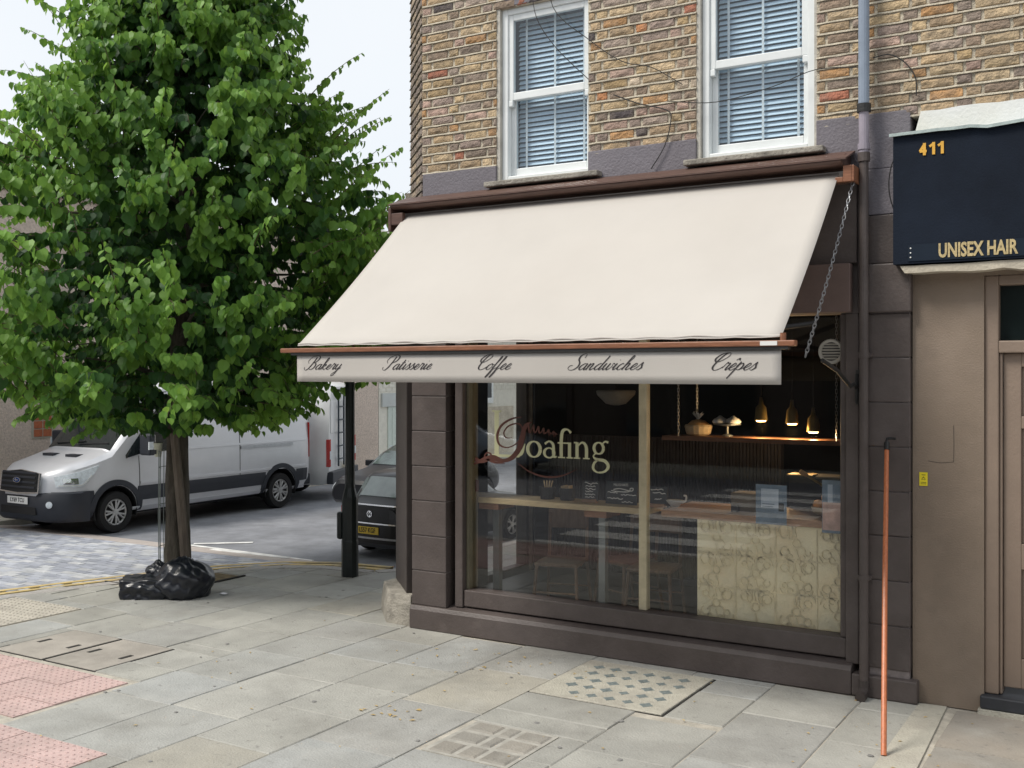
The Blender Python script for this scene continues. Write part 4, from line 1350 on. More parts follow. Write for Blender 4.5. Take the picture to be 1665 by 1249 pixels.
for a, b in ((.355, .935), (1.10, 1.845), (1.925, 2.245)):
    for u0, u1 in ((d0 + st_w, mid - .05), (mid + .05, d1 - st_w)):
        mb = MB(); mb.box(u0, u1, .142, .15, a, b); mb.box(u0 + .035, u1 - .035, .128, .142, a + .035, b - .035)
        mb.build('door_panel', M['tan_door'], door, bev=.006)
mb = MB()
gy = lambda a, b, h: (a, .1275 - h, b)
for k, z in enumerate((1.50, 1.41, 1.33)):
    ribbon(mb, [(4.835, z), (4.85, z + .05), (4.845, z - .01), (4.862, z + .012), (4.88, z), (4.885, z + .04), (4.90, z - .01), (4.93, z + .01)], .007, gy, .001)
mb.build('red_scrawl', M['red_paint'], door)
box('door_step', M['step_dark'], sal, DX0 - .02, DX1 + .02, .0, .3, .03, .118, bev=.012)
box('doorstep_base', M['concrete'], sal, DX0 - .03, DX1 + .03, -.02, .3, -.01, .03)
mb = MB()
r4 = random.Random(4)
up = [(4.09 + i * .1, 2.915 + r4.uniform(-.004, .004)) for i in range(40)]
lo = [(4.12 + i * .1, 2.868 + r4.uniform(-.012, .008)) for i in range(40)][::-1]
mb.prism(up + lo, lambda a, b, h: (a, .044 - h, b), .15)
mb.build('ledge', M['ledge'], sal, fix=True)
ck = MB()
for pth in ([(4.40, 1.86), (4.402, 1.72), (4.40, 1.62)], [(4.24, 1.62), (4.32, 1.61), (4.40, 1.62)]):
    ribbon(ck, pth, .0028, lambda a, b, h: (a, .0445 - h, b), .001)
ck.build('render_crack', M['brown_dark'], sal)
stk = thing('yellow_sticker', 'small yellow notice stuck on the tan wall left of the salon door', 'sticker', (4.21, .043, 1.5))
box('sheet', M['yellow'], stk, 4.186, 4.238, .040, .044, 1.452, 1.542)
mb = MB()
ribbon(mb, [(4.20, 1.525), (4.225, 1.525)], .004, lambda a, b, h: (a, .0399 - h, b), .0006, 0)
ribbon(mb, [(4.212, 1.512), (4.20, 1.495), (4.225, 1.495), (4.212, 1.512)], .004, lambda a, b, h: (a, .0399 - h, b), .0006, 0)
ribbon(mb, [(4.195, 1.475), (4.23, 1.475)], .003, lambda a, b, h: (a, .0399 - h, b), .0006, 0)
ribbon(mb, [(4.195, 1.465), (4.23, 1.465)], .003, lambda a, b, h: (a, .0399 - h, b), .0006, 0)
mb.build('print', M['black'], stk)

sg = thing('shop_sign', 'dark navy sign board with gold 411 above the words UNISEX HAIR', 'sign', (4.05, -.1, 2.9))
mb = MB(); mb.box(4.05, 7.4, -.12, .02, 2.925, 3.77); mb.build('board', M['navy'], sg)
mb = MB()
n = 34
vs = []
r5 = random.Random(5)
for i in range(n + 1):
    x = 4.03 + 3.39 * i / n
    e = r5.uniform(-.008, .008)
    vs += [(x, -.15, 3.765 + e), (x, -.15, 3.785 + e), (x, .03, 3.82 + e), (x, .03, 3.80 + e)]
fs = []
for i in range(n):
    a, b = 4 * i, 4 * i + 4
    fs += [(a + q, b + q, b + (q + 1) % 4, a + (q + 1) % 4) for q in range(4)]
fs += [(0, 1, 2, 3), (4 * n + 3, 4 * n + 2, 4 * n + 1, 4 * n)]
mb.add(vs, fs); mb.build('top_flashing', M['flashing'], sg, fix=True)
mb = MB(); mb.box(4.145, 7.3, -.126, -.121, 2.94, 3.05); mb.build('letter_strip', M['navy2'], sg)
o0 = OFF[sg.name]
nm_ = MB()
fs_ = lambda a, b, h: (a, -.1205 - h, b)
ribbon(nm_, [(4.262, 3.655), (4.219, 3.655)][::-1], .016, fs_, .006, 0)
ribbon(nm_, [(4.2195, 3.655), (4.249, 3.702)], .016, fs_, .0055, 0)
ribbon(nm_, [(4.248, 3.628), (4.248, 3.708)], .018, fs_, .0065, 0)
for q in (4.305, 4.358):
    ribbon(nm_, [(q, 3.628), (q, 3.708)], .018, fs_, .0065, 0)
    ribbon(nm_, [(q + .002, 3.700), (q - .026, 3.682)], .015, fs_, .006, 0)
nm_.build('numerals', M['gold'], sg)
put_text('lettering', 'UNISEX HAIR', .125, M['gold_pale'], sg, Vector((4.567, -.1285, 2.995)) - o0, sx=.63, bold=.004)
for z in (2.965, 2.995, 3.025):
    mb = MB(); mb.lathe([(.005, 0), (.005, .003), (.002, .004)], 8, Matrix.Translation((4.162, -.126, z)) @ Matrix.Rotation(R(90), 4, 'X')); mb.build('screw', M['plate_w'], sg)

# cables on the wall
def cable(pts, label, r=.0034, group=None):
    mb = MB(); mb.tube(bez(pts, 6), r, 6)
    tag(mb.build('cable', M['cable']), label, 'cable', group)
cable([(1.20, .02, 5.6), (1.22, .02, 5.15), (1.40, .02, 4.84), (1.713, .02, 4.52)], 'thin black cable drooping across the left upstairs window')
cable([(1.36, .02, 5.6), (1.39, .02, 5.15), (1.72, .02, 4.83), (2.0, .022, 4.62), (2.25, .022, 4.535), (2.50, .025, 4.37)], 'long black cable crossing from the left upstairs window to the middle bricks')
cable([(1.93, .022, 4.37), (2.15, .018, 4.27), (2.38, .018, 4.19), (2.41, .015, 4.10), (2.36, .012, 3.92), (2.25, .012, 3.76)], 'black cable curling down the brick pier onto the grey band', .0045)
cable([(2.38, .02, 4.26), (2.77, .01, 4.20), (3.2, .008, 4.255), (3.50, .01, 4.33), (3.80, .0, 4.30)], 'thin cable stretched across the right upstairs window')
cable([(3.89, .0, 4.35), (4.00, .015, 4.36), (4.10, .02, 4.29), (4.165, .02, 4.18), (4.17, .02, 4.06)], 'short black cable looping right of the blue drainpipe', .004)
cable([(4.06, .02, 3.70), (4.02, .0, 3.62), (4.0, -.01, 3.5), (4.01, -.01, 3.38), (4.045, .01, 3.26)], 'pair of loose cables bowed out beside the navy sign board', .004)

# ------------------------------------------------------------------ pavement grating, covers, litter
gt = thing('pavement_light', 'square concrete cellar light with rows of glass lenses in the pavement', 'pavement light', (2.32, -.63, 0))
mb = MB(); mb.box(1.825, 2.815, -1.10, -.16, -.03, .006); mb.build('frame', M['concrete'], gt, bev=.006)
mb = MB(); mb.box(1.811, 2.829, -1.114, -.146, -.03, -.004); mb.build('gap', M['dark_gap'], gt)
for i in range(6):
    for j in range(5):
        if (i, j) in ((0, 0),):
            continue
        x = 1.98 + i * .135 + (.03 if j % 2 else 0); y = -.98 + j * .165
        r_ = .047 * rnd.uniform(.85, 1.1)
        mb = MB()
        k = 8
        mb.add([(x + r_ * (1.0 if q % 2 == 0 else .62) * math.cos(2 * math.pi * q / k), y + r_ * 1.1 * (1.0 if q % 2 == 0 else .62) * math.sin(2 * math.pi * q / k), .0075) for q in range(k)] +
               [(x + r_ * math.cos(2 * math.pi * q / k), y + r_ * math.sin(2 * math.pi * q / k), .0) for q in range(k)],
               [tuple(range(k))] + [(q, k + q, k + (q + 1) % k, (q + 1) % k) for q in range(k)])
        mb.build('lens', M['lens_grate'], gt)
for nm, (x0, x1, y0, y1), lb in (('utility_cover', (-2.42, -1.80, -2.34, -1.58), 'concrete-filled utility cover beside the red tactile paving, nearer the road'),
                                 ('utility_cover', (-1.79, -1.17, -2.34, -1.58), 'concrete-filled utility cover beside the red tactile paving, nearer the shop')):
    t = thing(nm, lb, 'cover', ((x0 + x1) / 2, (y0 + y1) / 2, 0), group='utility covers in the pavement')
    mb = MB(); mb.box(x0 + .004, x1 - .004, y0 + .004, y1 - .004, -.03, -.003); mb.build('rim', M['dark_gap'], t)
    mb = MB(); mb.box(x0 + .016, x1 - .016, y0 + .016, y1 - .016, -.03, .002); mb.build('infill', M['brown_slab'], t, bev=.004)
    for (u, v) in ((.2, .5), (.8, .5)):
        mb = MB(); xx, yy = x0 + (x1 - x0) * u, y0 + (y1 - y0) * v
        mb.box(xx - .02, xx + .02, yy - .06, yy + .06, .0, .0045); mb.build('key_slot', M['dark_gap'], t)
# fallen leaves and specks
fl = MB()
r6 = random.Random(11)
def flake(x, y, s):
    a = r6.uniform(0, 6.28); c_, s_ = math.cos(a) * s, math.sin(a) * s
    z = .004
    fl.add([(x - c_, y - s_, z), (x + s_ * .45, y - c_ * .45, z + .004), (x + c_, y + s_, z + .002), (x - s_ * .45, y + c_ * .45, z + .005)], [(0, 1, 2), (0, 2, 3)])
for i in range(30):
    flake(r6.uniform(.6, 2.2), -.35 - abs(r6.gauss(0, .5)), r6.uniform(.012, .024))
for i in range(45):
    flake(r6.uniform(-1, 4.4), r6.uniform(-3.6, -.1), r6.uniform(.008, .02))
for i in range(16):
    flake(r6.gauss(1.35, .15), r6.gauss(-2.0, .08), r6.uniform(.014, .024))
for i in range(20):
    flake(r6.uniform(3.6, 4.6), r6.uniform(-1.6, -.15), r6.uniform(.008, .018))
fl.build('fallen_leaves', M['litter_leaf'], kind='stuff')
gm = MB()
for i in range(60):
    x, y = r6.uniform(-3.5, 4.4), r6.uniform(-4, 1)
    if not free(x - .05, x + .05, y - .05, y + .05) or (x > -.1 and y > -.1):
        continue
    rr = r6.uniform(.009, .02)
    gm.lathe([(rr, .0), (rr * .8, .0035)], 7, Matrix.Translation((x, y, .002)) @ Matrix.Diagonal((1, r6.uniform(.6, 1), 1, 1)))
gm.build('chewing_gum', mat('old_gum', (.23, .225, .215), .9, .2, 9), kind='stuff')

# ------------------------------------------------------------------ inside the shop
bar = thing('window_bar', 'pale wooden bar counter running behind the left shop window pane', 'bar counter', (1.2, .45, .06))
mb = MB(); mb.box(-.25, 2.10, .27, .60, 1.085, 1.135); mb.build('bar_top', M['oak'], bar, bev=.006)
for x in (.60, 1.63):
    mb = MB(); mb.box(x - .03, x + .03, .42, .48, .06, 1.03); mb.build('leg', M['leg_grey'], bar)
    mb = MB(); mb.box(x - .10, x + .10, .30, .56, 1.03, 1.084); mb.build('leg_block', M['walnut'], bar)
cnt = thing('shop_counter', 'serving counter with wooden top and cream pressed tin front in the right window', 'counter', (3.0, .5, .06))
mb = MB(); mb.box(2.53, 3.75, .262, .8, .08, 1.07); mb.build('carcass', M['int_wall'], cnt)
mb = MB(); mb.box(2.24, 3.75, .222, .86, 1.09, 1.145); mb.build('counter_top', M['counter_wood'], cnt, bev=.008)
def tin_panel():
    mb = MB(); mb.box(2.53, 3.75, .25, .261, .09, 1.088)
    o = mb.build('tin_front', M['tin'], cnt)
    rl = MB()
    f = lambda a, b, h: (a, .2495 - h, b)
    def C(cx_, cz_, r0, a0, a1, w=.012):
        ribbon(rl, [(cx_ + r0 * math.cos(R(a0 + (a1 - a0) * k / 12)), cz_ + r0 * math.sin(R(a0 + (a1 - a0) * k / 12))) for k in range(13)], lambda tx, ty, u: w * (1 - .6 * abs(2 * u - 1)), f, .011, 0)
    T = .305; TZ = .2495
    r9 = random.Random(31)
    for i in range(4):
        for j in range(4):
            cx_, cz_ = 2.53 + (i + .5) * T, .09 + (j + .5) * TZ
            for s in (1, -1):
                for t in (1, -1):
                    if r9.random() < .12: continue
                    C(cx_ + s * (.075 + r9.uniform(-.012, .012)), cz_ + t * (.075 + r9.uniform(-.012, .012)), .055 * r9.uniform(.75, 1.2), 0 if s > 0 else 180, 250 if s * t > 0 else -70 + (0 if s > 0 else 0), .014)
                    C(cx_ + s * .085, cz_ + t * .065, .028 * r9.uniform(.7, 1.3), r9.uniform(0, 180), 400, .011)
                    C(cx_ + s * .045, cz_ + t * .105, .022, 0, 300, .010)
                    ribbon(rl, [(cx_ + s * .02, cz_ + t * .02), (cx_ + s * .05, cz_ + t * .03), (cx_ + s * .07, cz_ + t * .055)], .011, f, .010)
            C(cx_, cz_, .03, 0, 360, .012)
            ribbon(rl, [(cx_, cz_ - .12), (cx_ + .012, cz_ - .1), (cx_, cz_ - .045)], .012, f, .01)
            ribbon(rl, [(cx_, cz_ + .12), (cx_ - .012, cz_ + .1), (cx_, cz_ + .045)], .012, f, .01)
    for j in range(1, 4):
        ribbon(rl, [(2.531, .09 + j * TZ), (3.74, .09 + j * TZ)], .01, f, .008, 0)
    for i in range(1, 4):
        ribbon(rl, [(2.53 + i * T, .10), (2.53 + i * T, 1.07)], .01, f, .0085, 0)
    rl.v = [p for p in rl.v]
    rl.build('tin_relief', mat('antiqued_tin', (.66, .575, .375), .5, .3, 9), cnt)
tin_panel()
sh = thing('hanging_shelf', 'wooden shelf on chains hung inside the right shop window', 'shelf', (2.4, 1.6, 1.64))
mb = MB(); mb.box(1.72, 3.9, 1.45, 1.75, 1.605, 1.645); mb.build('plank', M['walnut'], sh)
for x, y in ((1.87, 1.47), (1.95, 1.72), (3.27, 1.47)):
    mb = MB()
    n = 44
    for i in range(n):
        z0, z1 = 1.645 + (2.98 - 1.645) * i / n, 1.645 + (2.98 - 1.645) * (i + 1) / n
        dx = .007 if i % 2 else 0
        dy = 0 if i % 2 else .007
        mb.tube([(x - dx, y - dy, z0 - .004), (x - dx, y - dy, z1 + .004)], .0022, 4)
        mb.tube([(x + dx, y + dy, z0 - .004), (x + dx, y + dy, z1 + .004)], .0022, 4)
    mb.build('shelf_chain', M['steel'], sh)
for k, (x, y, z, lb) in enumerate(((2.62, 1.5, 1.80, 'brass pendant lamp, lit, hung highest, nearest the cake stand'), (2.89, 1.5, 1.78, 'brass pendant lamp, lit, between two others above the shelf'),
                                   (3.07, 1.5, 1.715, 'brass pendant lamp, lit, hung lowest, furthest from the cake stand'))):
    p = thing('pendant_lamp', lb, 'lamp', (x, y, z), group='brass pendant lamps over the counter')
    mb = MB(); mb.lathe([(.057, 0), (.055, .004), (.044, .11), (.02, .14), (.012, .2), (.01, .2), (.018, .135), (.04, .105), (.052, .003)], 18, Matrix.Translation((x, y, z)), False)
    mb.build('lamp_shade', M['brass'], p, smooth=True)
    mb = MB(); mb.lathe([(.01, -.012), (.036, -.012), (.045, .002), (.045, .012), (.02, .03)], 14, Matrix.Translation((x, y, z))); mb.build('bulb', M['glow'], p, smooth=True)
    pl_d = bpy.data.lights.new('pendant_light', 'POINT'); pl_d.energy = 5; pl_d.color = (1, .66, .32); pl_d.shadow_soft_size = .04
    pl_o = bpy.data.objects.new('pendant_light', pl_d); COL.objects.link(pl_o); pl_o.parent = p; pl_o.location = (0, 0, -.07)
    mb = MB(); mb.tube([(x, y, z + .2), (x, y, 2.99)], .004, 6); mb.build('flex', M['black'], p)
# on the shelf
bk = thing('bread_basket', 'basket of wrapped bread at the left end of the hanging shelf', 'basket', (1.99, 1.6, 1.647))
mb = MB(); mb.lathe([(.085, 1.648), (.11, 1.665), (.125, 1.73), (.115, 1.745), (.10, 1.70)], 16, Matrix.Translation((2.01, 1.6, 0))); mb.build('bowl', M['bag_paper'], bk)
mb = MB(); mb.lathe([(.10, 1.70), (.095, 1.75), (.06, 1.78), (.02, 1.79)], 12, Matrix.Translation((2.01, 1.6, 0))); mb.build('loaf', M['bread'], bk, smooth=True)
mb = MB()
for a in range(7):
    q = 2 * math.pi * a / 7
    mb.add([(2.01, 1.6, 1.785), (2.01 + .055 * math.cos(q), 1.6 + .04 * math.sin(q), 1.85 + .015 * (a % 2)), (2.01 + .055 * math.cos(q + .7), 1.6 + .04 * math.sin(q + .7), 1.84)], [(0, 1, 2)])
mb.build('wrapper', M['china'], bk)
cs = thing('cake_stand', 'glass cake stand carrying two white meringues on the hanging shelf', 'cake stand', (2.28, 1.6, 1.647))
mb = MB(); mb.lathe([(.05, 1.648), (.05, 1.655), (.012, 1.67), (.012, 1.735), (.12, 1.75), (.12, 1.757), (.0, 1.757)], 20, Matrix.Translation((2.28, 1.6, 0))); mb.build('stand', M['leg_grey'], cs)
for x, nm in ((2.215, 'white swirled meringue, left one on the cake stand'), (2.335, 'white swirled meringue, right one on the cake stand')):
    mb = MB(); mb.lathe([(.058, 1.758), (.072, 1.775), (.055, 1.80), (.03, 1.812), (.008, 1.83)], 14, Matrix.Translation((x, 1.6, 0)))
    tag(mb.build('meringue', M['china'], smooth=True), nm, 'cake', 'meringues on the cake stand')
# chalkboards on small wooden blocks
def chalkboard(x0, x1, z0, z1, label, block, lines, word=None):
    t = thing('chalkboard', label, 'chalkboard', ((x0 + x1) / 2, .40, z0), group='chalkboards on the window bar')
    xf = Matrix.Translation((0, .40, z0)) @ Matrix.Rotation(R(-8), 4, 'X') @ Matrix.Translation((0, -.40, -z0))
    mb = MB(); mb.box(x0, x1, .395, .405, z0, z1, xf); mb.build('board', M['slate'], t)
    if block:
        mb = MB(); mb.box(x0 + .01, x1 - .01, .37, .43, 1.136, 1.165); mb.build('block', M['counter_wood'], t, bev=.004)
    mb = MB(); f = lambda a, b, h: tuple(xf @ Vector((a, .3945 - h, b)))
    for pts, w in lines:
        ribbon(mb, pts, w, f, .0005)
    if lines:
        mb.build('chalk_writing', M['chalk'], t)
    if word:
        me = text_mesh(word, .030, .0003, .78)
        me.transform(Matrix.Translation(-OFF[t.name]) @ xf @ Matrix.Translation(((x0 + x1) / 2 - .01, .394, z1 - .03)) @ Matrix.Rotation(R(90), 4, 'X') @ Matrix.Rotation(R(2), 4, 'Z'))
        me.materials.clear(); me.materials.append(M['chalk'])
        link('chalk_word', me, None, t)
def squig(x0, x1, z, n, r, amp=.006):
    return [(x0 + (x1 - x0) * i / n, z + r.uniform(-amp, amp)) for i in range(n + 1)]
r7 = random.Random(6)
chalkboard(1.462, 1.605, 1.150, 1.315, 'small chalkboard menu on a wooden block, leftmost of the three on the bar', True,
           [(squig(1.475, 1.595, 1.295, 8, r7, .009), .006)] + [(squig(1.485, 1.485 + r7.uniform(.06, .1), 1.27 - .022 * k, 9, r7), .0055) for k in range(5)])
chalkboard(1.675, 1.955, 1.138, 1.325, 'wide chalkboard with MILKSHAKES written across its top', False,
           [([(1.74, 1.255), (1.80, 1.265), (1.90, 1.25), (1.915, 1.272), (1.89, 1.27), (1.88, 1.245), (1.80, 1.24), (1.72, 1.245)], .007),
            (squig(1.69, 1.78, 1.232, 9, r7), .006), (squig(1.81, 1.945, 1.215, 10, r7), .006), (squig(1.69, 1.83, 1.185, 12, r7), .008), (squig(1.82, 1.92, 1.16, 9, r7), .006)], 'MILKSHAKES')
chalkboard(2.055, 2.215, 1.152, 1.30, 'small chalkboard on a wooden block just right of the cream mullion', True,
           [(squig(2.07, 2.18, 1.275, 9, r7), .006), (squig(2.09, 2.20, 1.25, 9, r7), .006), (squig(2.11, 2.17, 1.20, 6, r7), .006)])
pots = ((1.10, 'dark cutlery pot holding wooden spoons, left one on the bar'), (1.29, 'dark cutlery pot holding paper napkins, right one on the bar'))
for k, (x, lb) in enumerate(pots):
    t = thing('cutlery_pot', lb, 'pot', (x, .45, 1.136), group='cutlery pots on the window bar')
    mb = MB(); mb.lathe([(.06, 1.136), (.07, 1.24), (.062, 1.24), (.052, 1.15)], 14, Matrix.Translation((x, .45, 0))); mb.build('pot', M['black'], t)
    for i in range(4):
        mb = MB()
        a = -.5 + i * .33
        if k == 0:
            mb.tube([(x + .02 * a, .45, 1.16), (x + .07 * a, .45 + .01 * i, 1.29)], .007, 6)
        else:
            mb.box(x - .045 + .022 * i, x - .03 + .022 * i, .42, .48, 1.16, 1.255 + .006 * (i % 2))
        mb.build('spoon' if k == 0 else 'napkin', M['bag_paper'], t)
gb_ = thing('gravy_boat', 'white china sauce boat beside the right-hand chalkboard', 'jug', (2.29, .42, 1.147))
mb = MB(); mb.lathe([(.022, 1.146), (.03, 1.155), (.055, 1.19), (.06, 1.20), (.05, 1.195), (.02, 1.165)], 16, Matrix.Translation((2.275, .42, 0)) @ Matrix.Diagonal((1.3, .8, 1, 1))); mb.build('bowl', M['china'], gb_, smooth=True)
mb = MB(); mb.tube(bez([(2.335, .42, 1.18), (2.365, .42, 1.20), (2.37, .42, 1.235), (2.35, .42, 1.24)], 4), .008, 7); mb.build('handle', M['china'], gb_)
bx_ = thing('cardboard_box', 'plain brown box on the counter between sauce boat and blue notice', 'box', (2.85, .5, 1.147))
mb = MB(); mb.box(2.735, 2.99, .42, .62, 1.147, 1.285); mb.build('carton', mat('brown_board', (.13, .10, .065), .8, .15, 5), bx_, bev=.004)
mb = MB(); mb.box(2.76, 2.81, .36, .41, 1.147, 1.19); mb.build('small_block', M['black'], bx_)
fr_ = thing('fruit_bowl', 'pale wooden bowl heaped with oranges at the right end of the counter', 'bowl', (3.42, .5, 1.147))
mb = MB(); mb.lathe([(.05, 1.147), (.09, 1.17), (.105, 1.215), (.095, 1.215), (.06, 1.18)], 18, Matrix.Translation((3.44, .5, 0))); mb.build('bowl', M['bag_paper'], fr_, smooth=True)
for i, (dx, dy, dz) in enumerate(((-.045, -.03, .0), (.05, -.02, .005), (.0, .05, .0), (.012, -.01, .055))):
    mb = MB(); mb.lathe([(.002, -.042)] + [(.042 * math.cos(R(q)), .042 * math.sin(R(q))) for q in range(-70, 80, 20)] + [(.002, .042)], 12, Matrix.Translation((3.44 + dx, .5 + dy, 1.225 + dz)))
    tag(mb.build('orange', M['orange'], smooth=True), ('orange at the left of the pale wooden bowl', 'orange at the right of the pale wooden bowl', 'orange at the back of the pale wooden bowl', 'orange on top of the heap in the pale wooden bowl')[i], 'fruit', 'oranges in the bowl')
cm = thing('coffee_machine', 'dark coffee machine with a brass-tipped lever behind the fruit bowl', 'coffee machine', (3.2, .75, 1.147))
mb = MB(); mb.box(3.06, 3.62, .84, 1.15, 1.06, 1.40); mb.build('body', M['black'], cm, bev=.02)
mb = MB(); mb.tube([(3.40, .80, 1.30), (3.22, .72, 1.43)], .010, 8); mb.build('lever', M['brass'], cm)
mb = MB(); mb.tube([(3.235, .73, 1.42), (3.19, .70, 1.45)], .018, 8); mb.build('grip', M['bread'], cm)
mb = MB(); mb.box(3.05, 3.25, .82, 1.0, 1.402, 1.412); mb.build('tray', M['brass'], cm)
def notice(x0, x1, z0, z1, label, pink):
    t = thing('window_notice', label, 'notice', ((x0 + x1) / 2, .165, z0), group='printed notices inside the shop window')
    mb = MB(); mb.box(x0, x1, .1615, .163, z0, z1); mb.build('sheet', M['notice'], t)
    mb = MB(); mb.box(x0 + .04, x1 - .06, .1605, .1612, z0 + (z1 - z0) * .42, z1 - .03); mb.build('pale_panel', M['notice_pale'], t)
    mb = MB(); mb.box(x1 - .06, x1 - .02, .1600, .1612, z0 + .1, z0 + .16); mb.build('dark_patch', M['slate'], t)
    for k in range(4):
        mb = MB(); mb.box(x0 + .05, x1 - .09 - .01 * k, .1598, .1604, z0 + (z1 - z0) * .5 - .018 * k, z0 + (z1 - z0) * .5 - .018 * k + .006); mb.build('printed_line', M['notice'], t)
    if pink:
        mb = MB(); mb.box(x0 + .004, x1 - .004, .1596, .1603, z0 + .02, z0 + (z1 - z0) * .58); mb.build('pink_picture', M['pink'], t)
notice(3.02, 3.25, 1.10, 1.39, 'blue printed notice in the window above the tin counter front', False)
notice(3.505, 3.64, 1.07, 1.445, 'narrow blue and pink notice at the right edge of the window', True)
ls = thing('ceiling_lamp', 'wide pale cone lamp shade hanging unlit left of the mullion', 'lamp', (1.0, 2.2, 2.0))
mb = MB(); mb.lathe([(.20, 2.03), (.19, 1.99), (.10, 1.90), (.03, 1.885), (.02, 1.90), (.18, 2.0), (.19, 2.035)], 24, Matrix.Translation((.90, 2.2, 0))); mb.build('lamp_shade', M['shade'], ls, smooth=True)
mb = MB(); mb.tube([(.90, 2.2, 1.95), (.90, 2.2, 2.98)], .006, 6); mb.build('flex', M['black'], ls)
def stool(x, y, rz, label):
    t = thing('wooden_chair', label, 'chair', (x, y, .06), rz, 'wooden chairs at the window bar', local=True)
    mb = MB(); mb.box(-.2, .2, -.2, .2, .43, .465); mb.build('seat', M['stool_wood'], t, bev=.012)
    mb = MB()
    P_ = [(-.19 + .38 * i / 6, .03 * math.sin(math.pi * i / 6) + .21) for i in range(7)]
    mb.prism(P_ + [(a, b + .02) for a, b in P_[::-1]], lambda a, b, h: (a, b, .72 + h), .17); mb.build('backrest', M['stool_wood'], t, fix=True)
    for sx_ in (-1, 1):
        mb = MB(); mb.tube([(sx_ * .18, -.18, .43), (sx_ * .21, -.22, .0)], .016, 6); mb.build('leg', M['stool_wood'], t)
        mb = MB(); mb.tube([(sx_ * .21, .25, .0), (sx_ * .18, .19, .43), (sx_ * .175, .215, .86)], .016, 6); mb.build('leg', M['stool_wood'], t)
    mb = MB(); mb.tube([(-.2, -.2, .2), (.2, -.2, .2)], .01, 6); mb.tube([(-.2, .22, .2), (.2, .22, .2)], .01, 6); mb.build('stretcher', M['stool_wood'], t)
stool(.95, .98, R(12), 'dark wooden chair behind the window bar, nearest the corner')
stool(1.42, 1.35, R(-25), 'dark wooden chair behind the window bar, turned towards the mullion')
stool(1.78, 1.15, R(8), 'dark wooden chair behind the window bar, right beside the mullion')

# ------------------------------------------------------------------ far side of the side street
pk = thing('pebbledash_building', 'long pinkish pebbledashed building across the side street behind the van', 'building', (-10.2, 6, 0))
mb = MB(); mb.box(-18, -10.2, -2.0, 12.4, -.1, 5.15); mb.build('wall', M['pebble'], pk)
mb = MB(); mb.box(-18.05, -10.14, -2.05, 12.45, 5.151, 5.26); mb.build('coping', M['stone'], pk)
mb = MB(); mb.box(-10.2, -10.16, 1.0, 12.3, 2.6, 2.66); mb.build('string_course', M['stone'], pk)
for i in range(2):
    for j in range(3):
        y0 = 3.40 + i * .17; z0 = 1.17 + j * .135
        mb = MB(); mb.box(-10.215, -10.185, y0, y0 + .15, z0, z0 + .118); mb.build('brick', M['red_brick'], pk)
mb = MB(); mb.box(-10.21, -10.192, 3.36, 3.75, 1.14, 1.60); mb.build('brick_patch_mortar', M['concrete'], pk)
wbd = thing('painted_brick_house', 'white-painted brick house with pale door beyond the pinkish building', 'building', (-10.2, 16, 0))
mb = MB(); mb.box(-18, -10.2, 12.42, 26, -.1, 5.6); mb.build('wall', M['white_brick'], wbd)
bjm = MB()
for k in range(40):
    z = 1.78 + k * .095
    if z > 5.5: break
    off = .12 if k % 2 else 0
    y = 12.45 + off
    while y < 22:
        bjm.box(-10.2, -10.188, y, y + .22, z, z + .082); y += .236
bjm.build('brickwork', M['white_brick'], wbd, kind='stuff')
mb = MB(); mb.box(-10.2, -10.15, 12.5, 14.4, 1.42, 1.74); mb.build('lintel', mat('pale_lintel', (.50, .53, .52), .7, .08, 4), wbd)
dr_ = box('door', M['pale_door'], wbd, -10.2, -10.175, 12.75, 14.1, .0, 1.415)
for y in (12.9, 13.35, 13.8):
    box('door_board', M['pale_door'], dr_, -10.175, -10.165, y, y + .2, .05, 1.38)
w_ = MB(); w_.box(-10.2, -10.15, 16.5, 17.4, 1.4, 3.0)
w_ = w_.build('window', M['upvc'], wbd)
box('pane', M['car_glass'], w_, -10.15, -10.145, 16.62, 16.92, 1.55, 2.9); box('pane', M['car_glass'], w_, -10.15, -10.145, 17.0, 17.3, 1.55, 2.9)
box('render_panel', M['ledge'], wbd, -10.2, -10.17, 15.2, 18.5, -.05, 1.3)

# across the main road (only mirrored in the shop glass)
op = thing('opposite_terrace', 'brick terrace on the other side of the main road, mirrored in the shop glass', 'building', (0, -16, 0))
mb = MB(); mb.box(-40, 26, -24, -16.6, -.1, 7.2); mb.build('wall', mat('far_brick', (.10, .085, .075), .9, .2, 9), op)
for i in range(12):
    x = -36 + i * 5
    mb = MB(); mb.box(x, x + 3.6, -16.6, -16.5, .5, 2.7); f_ = mb.build('window', M['brown_dark'], op)
    box('pane', M['car_glass'], f_, x + .15, x + 3.45, -16.5, -16.49, .7, 2.5)

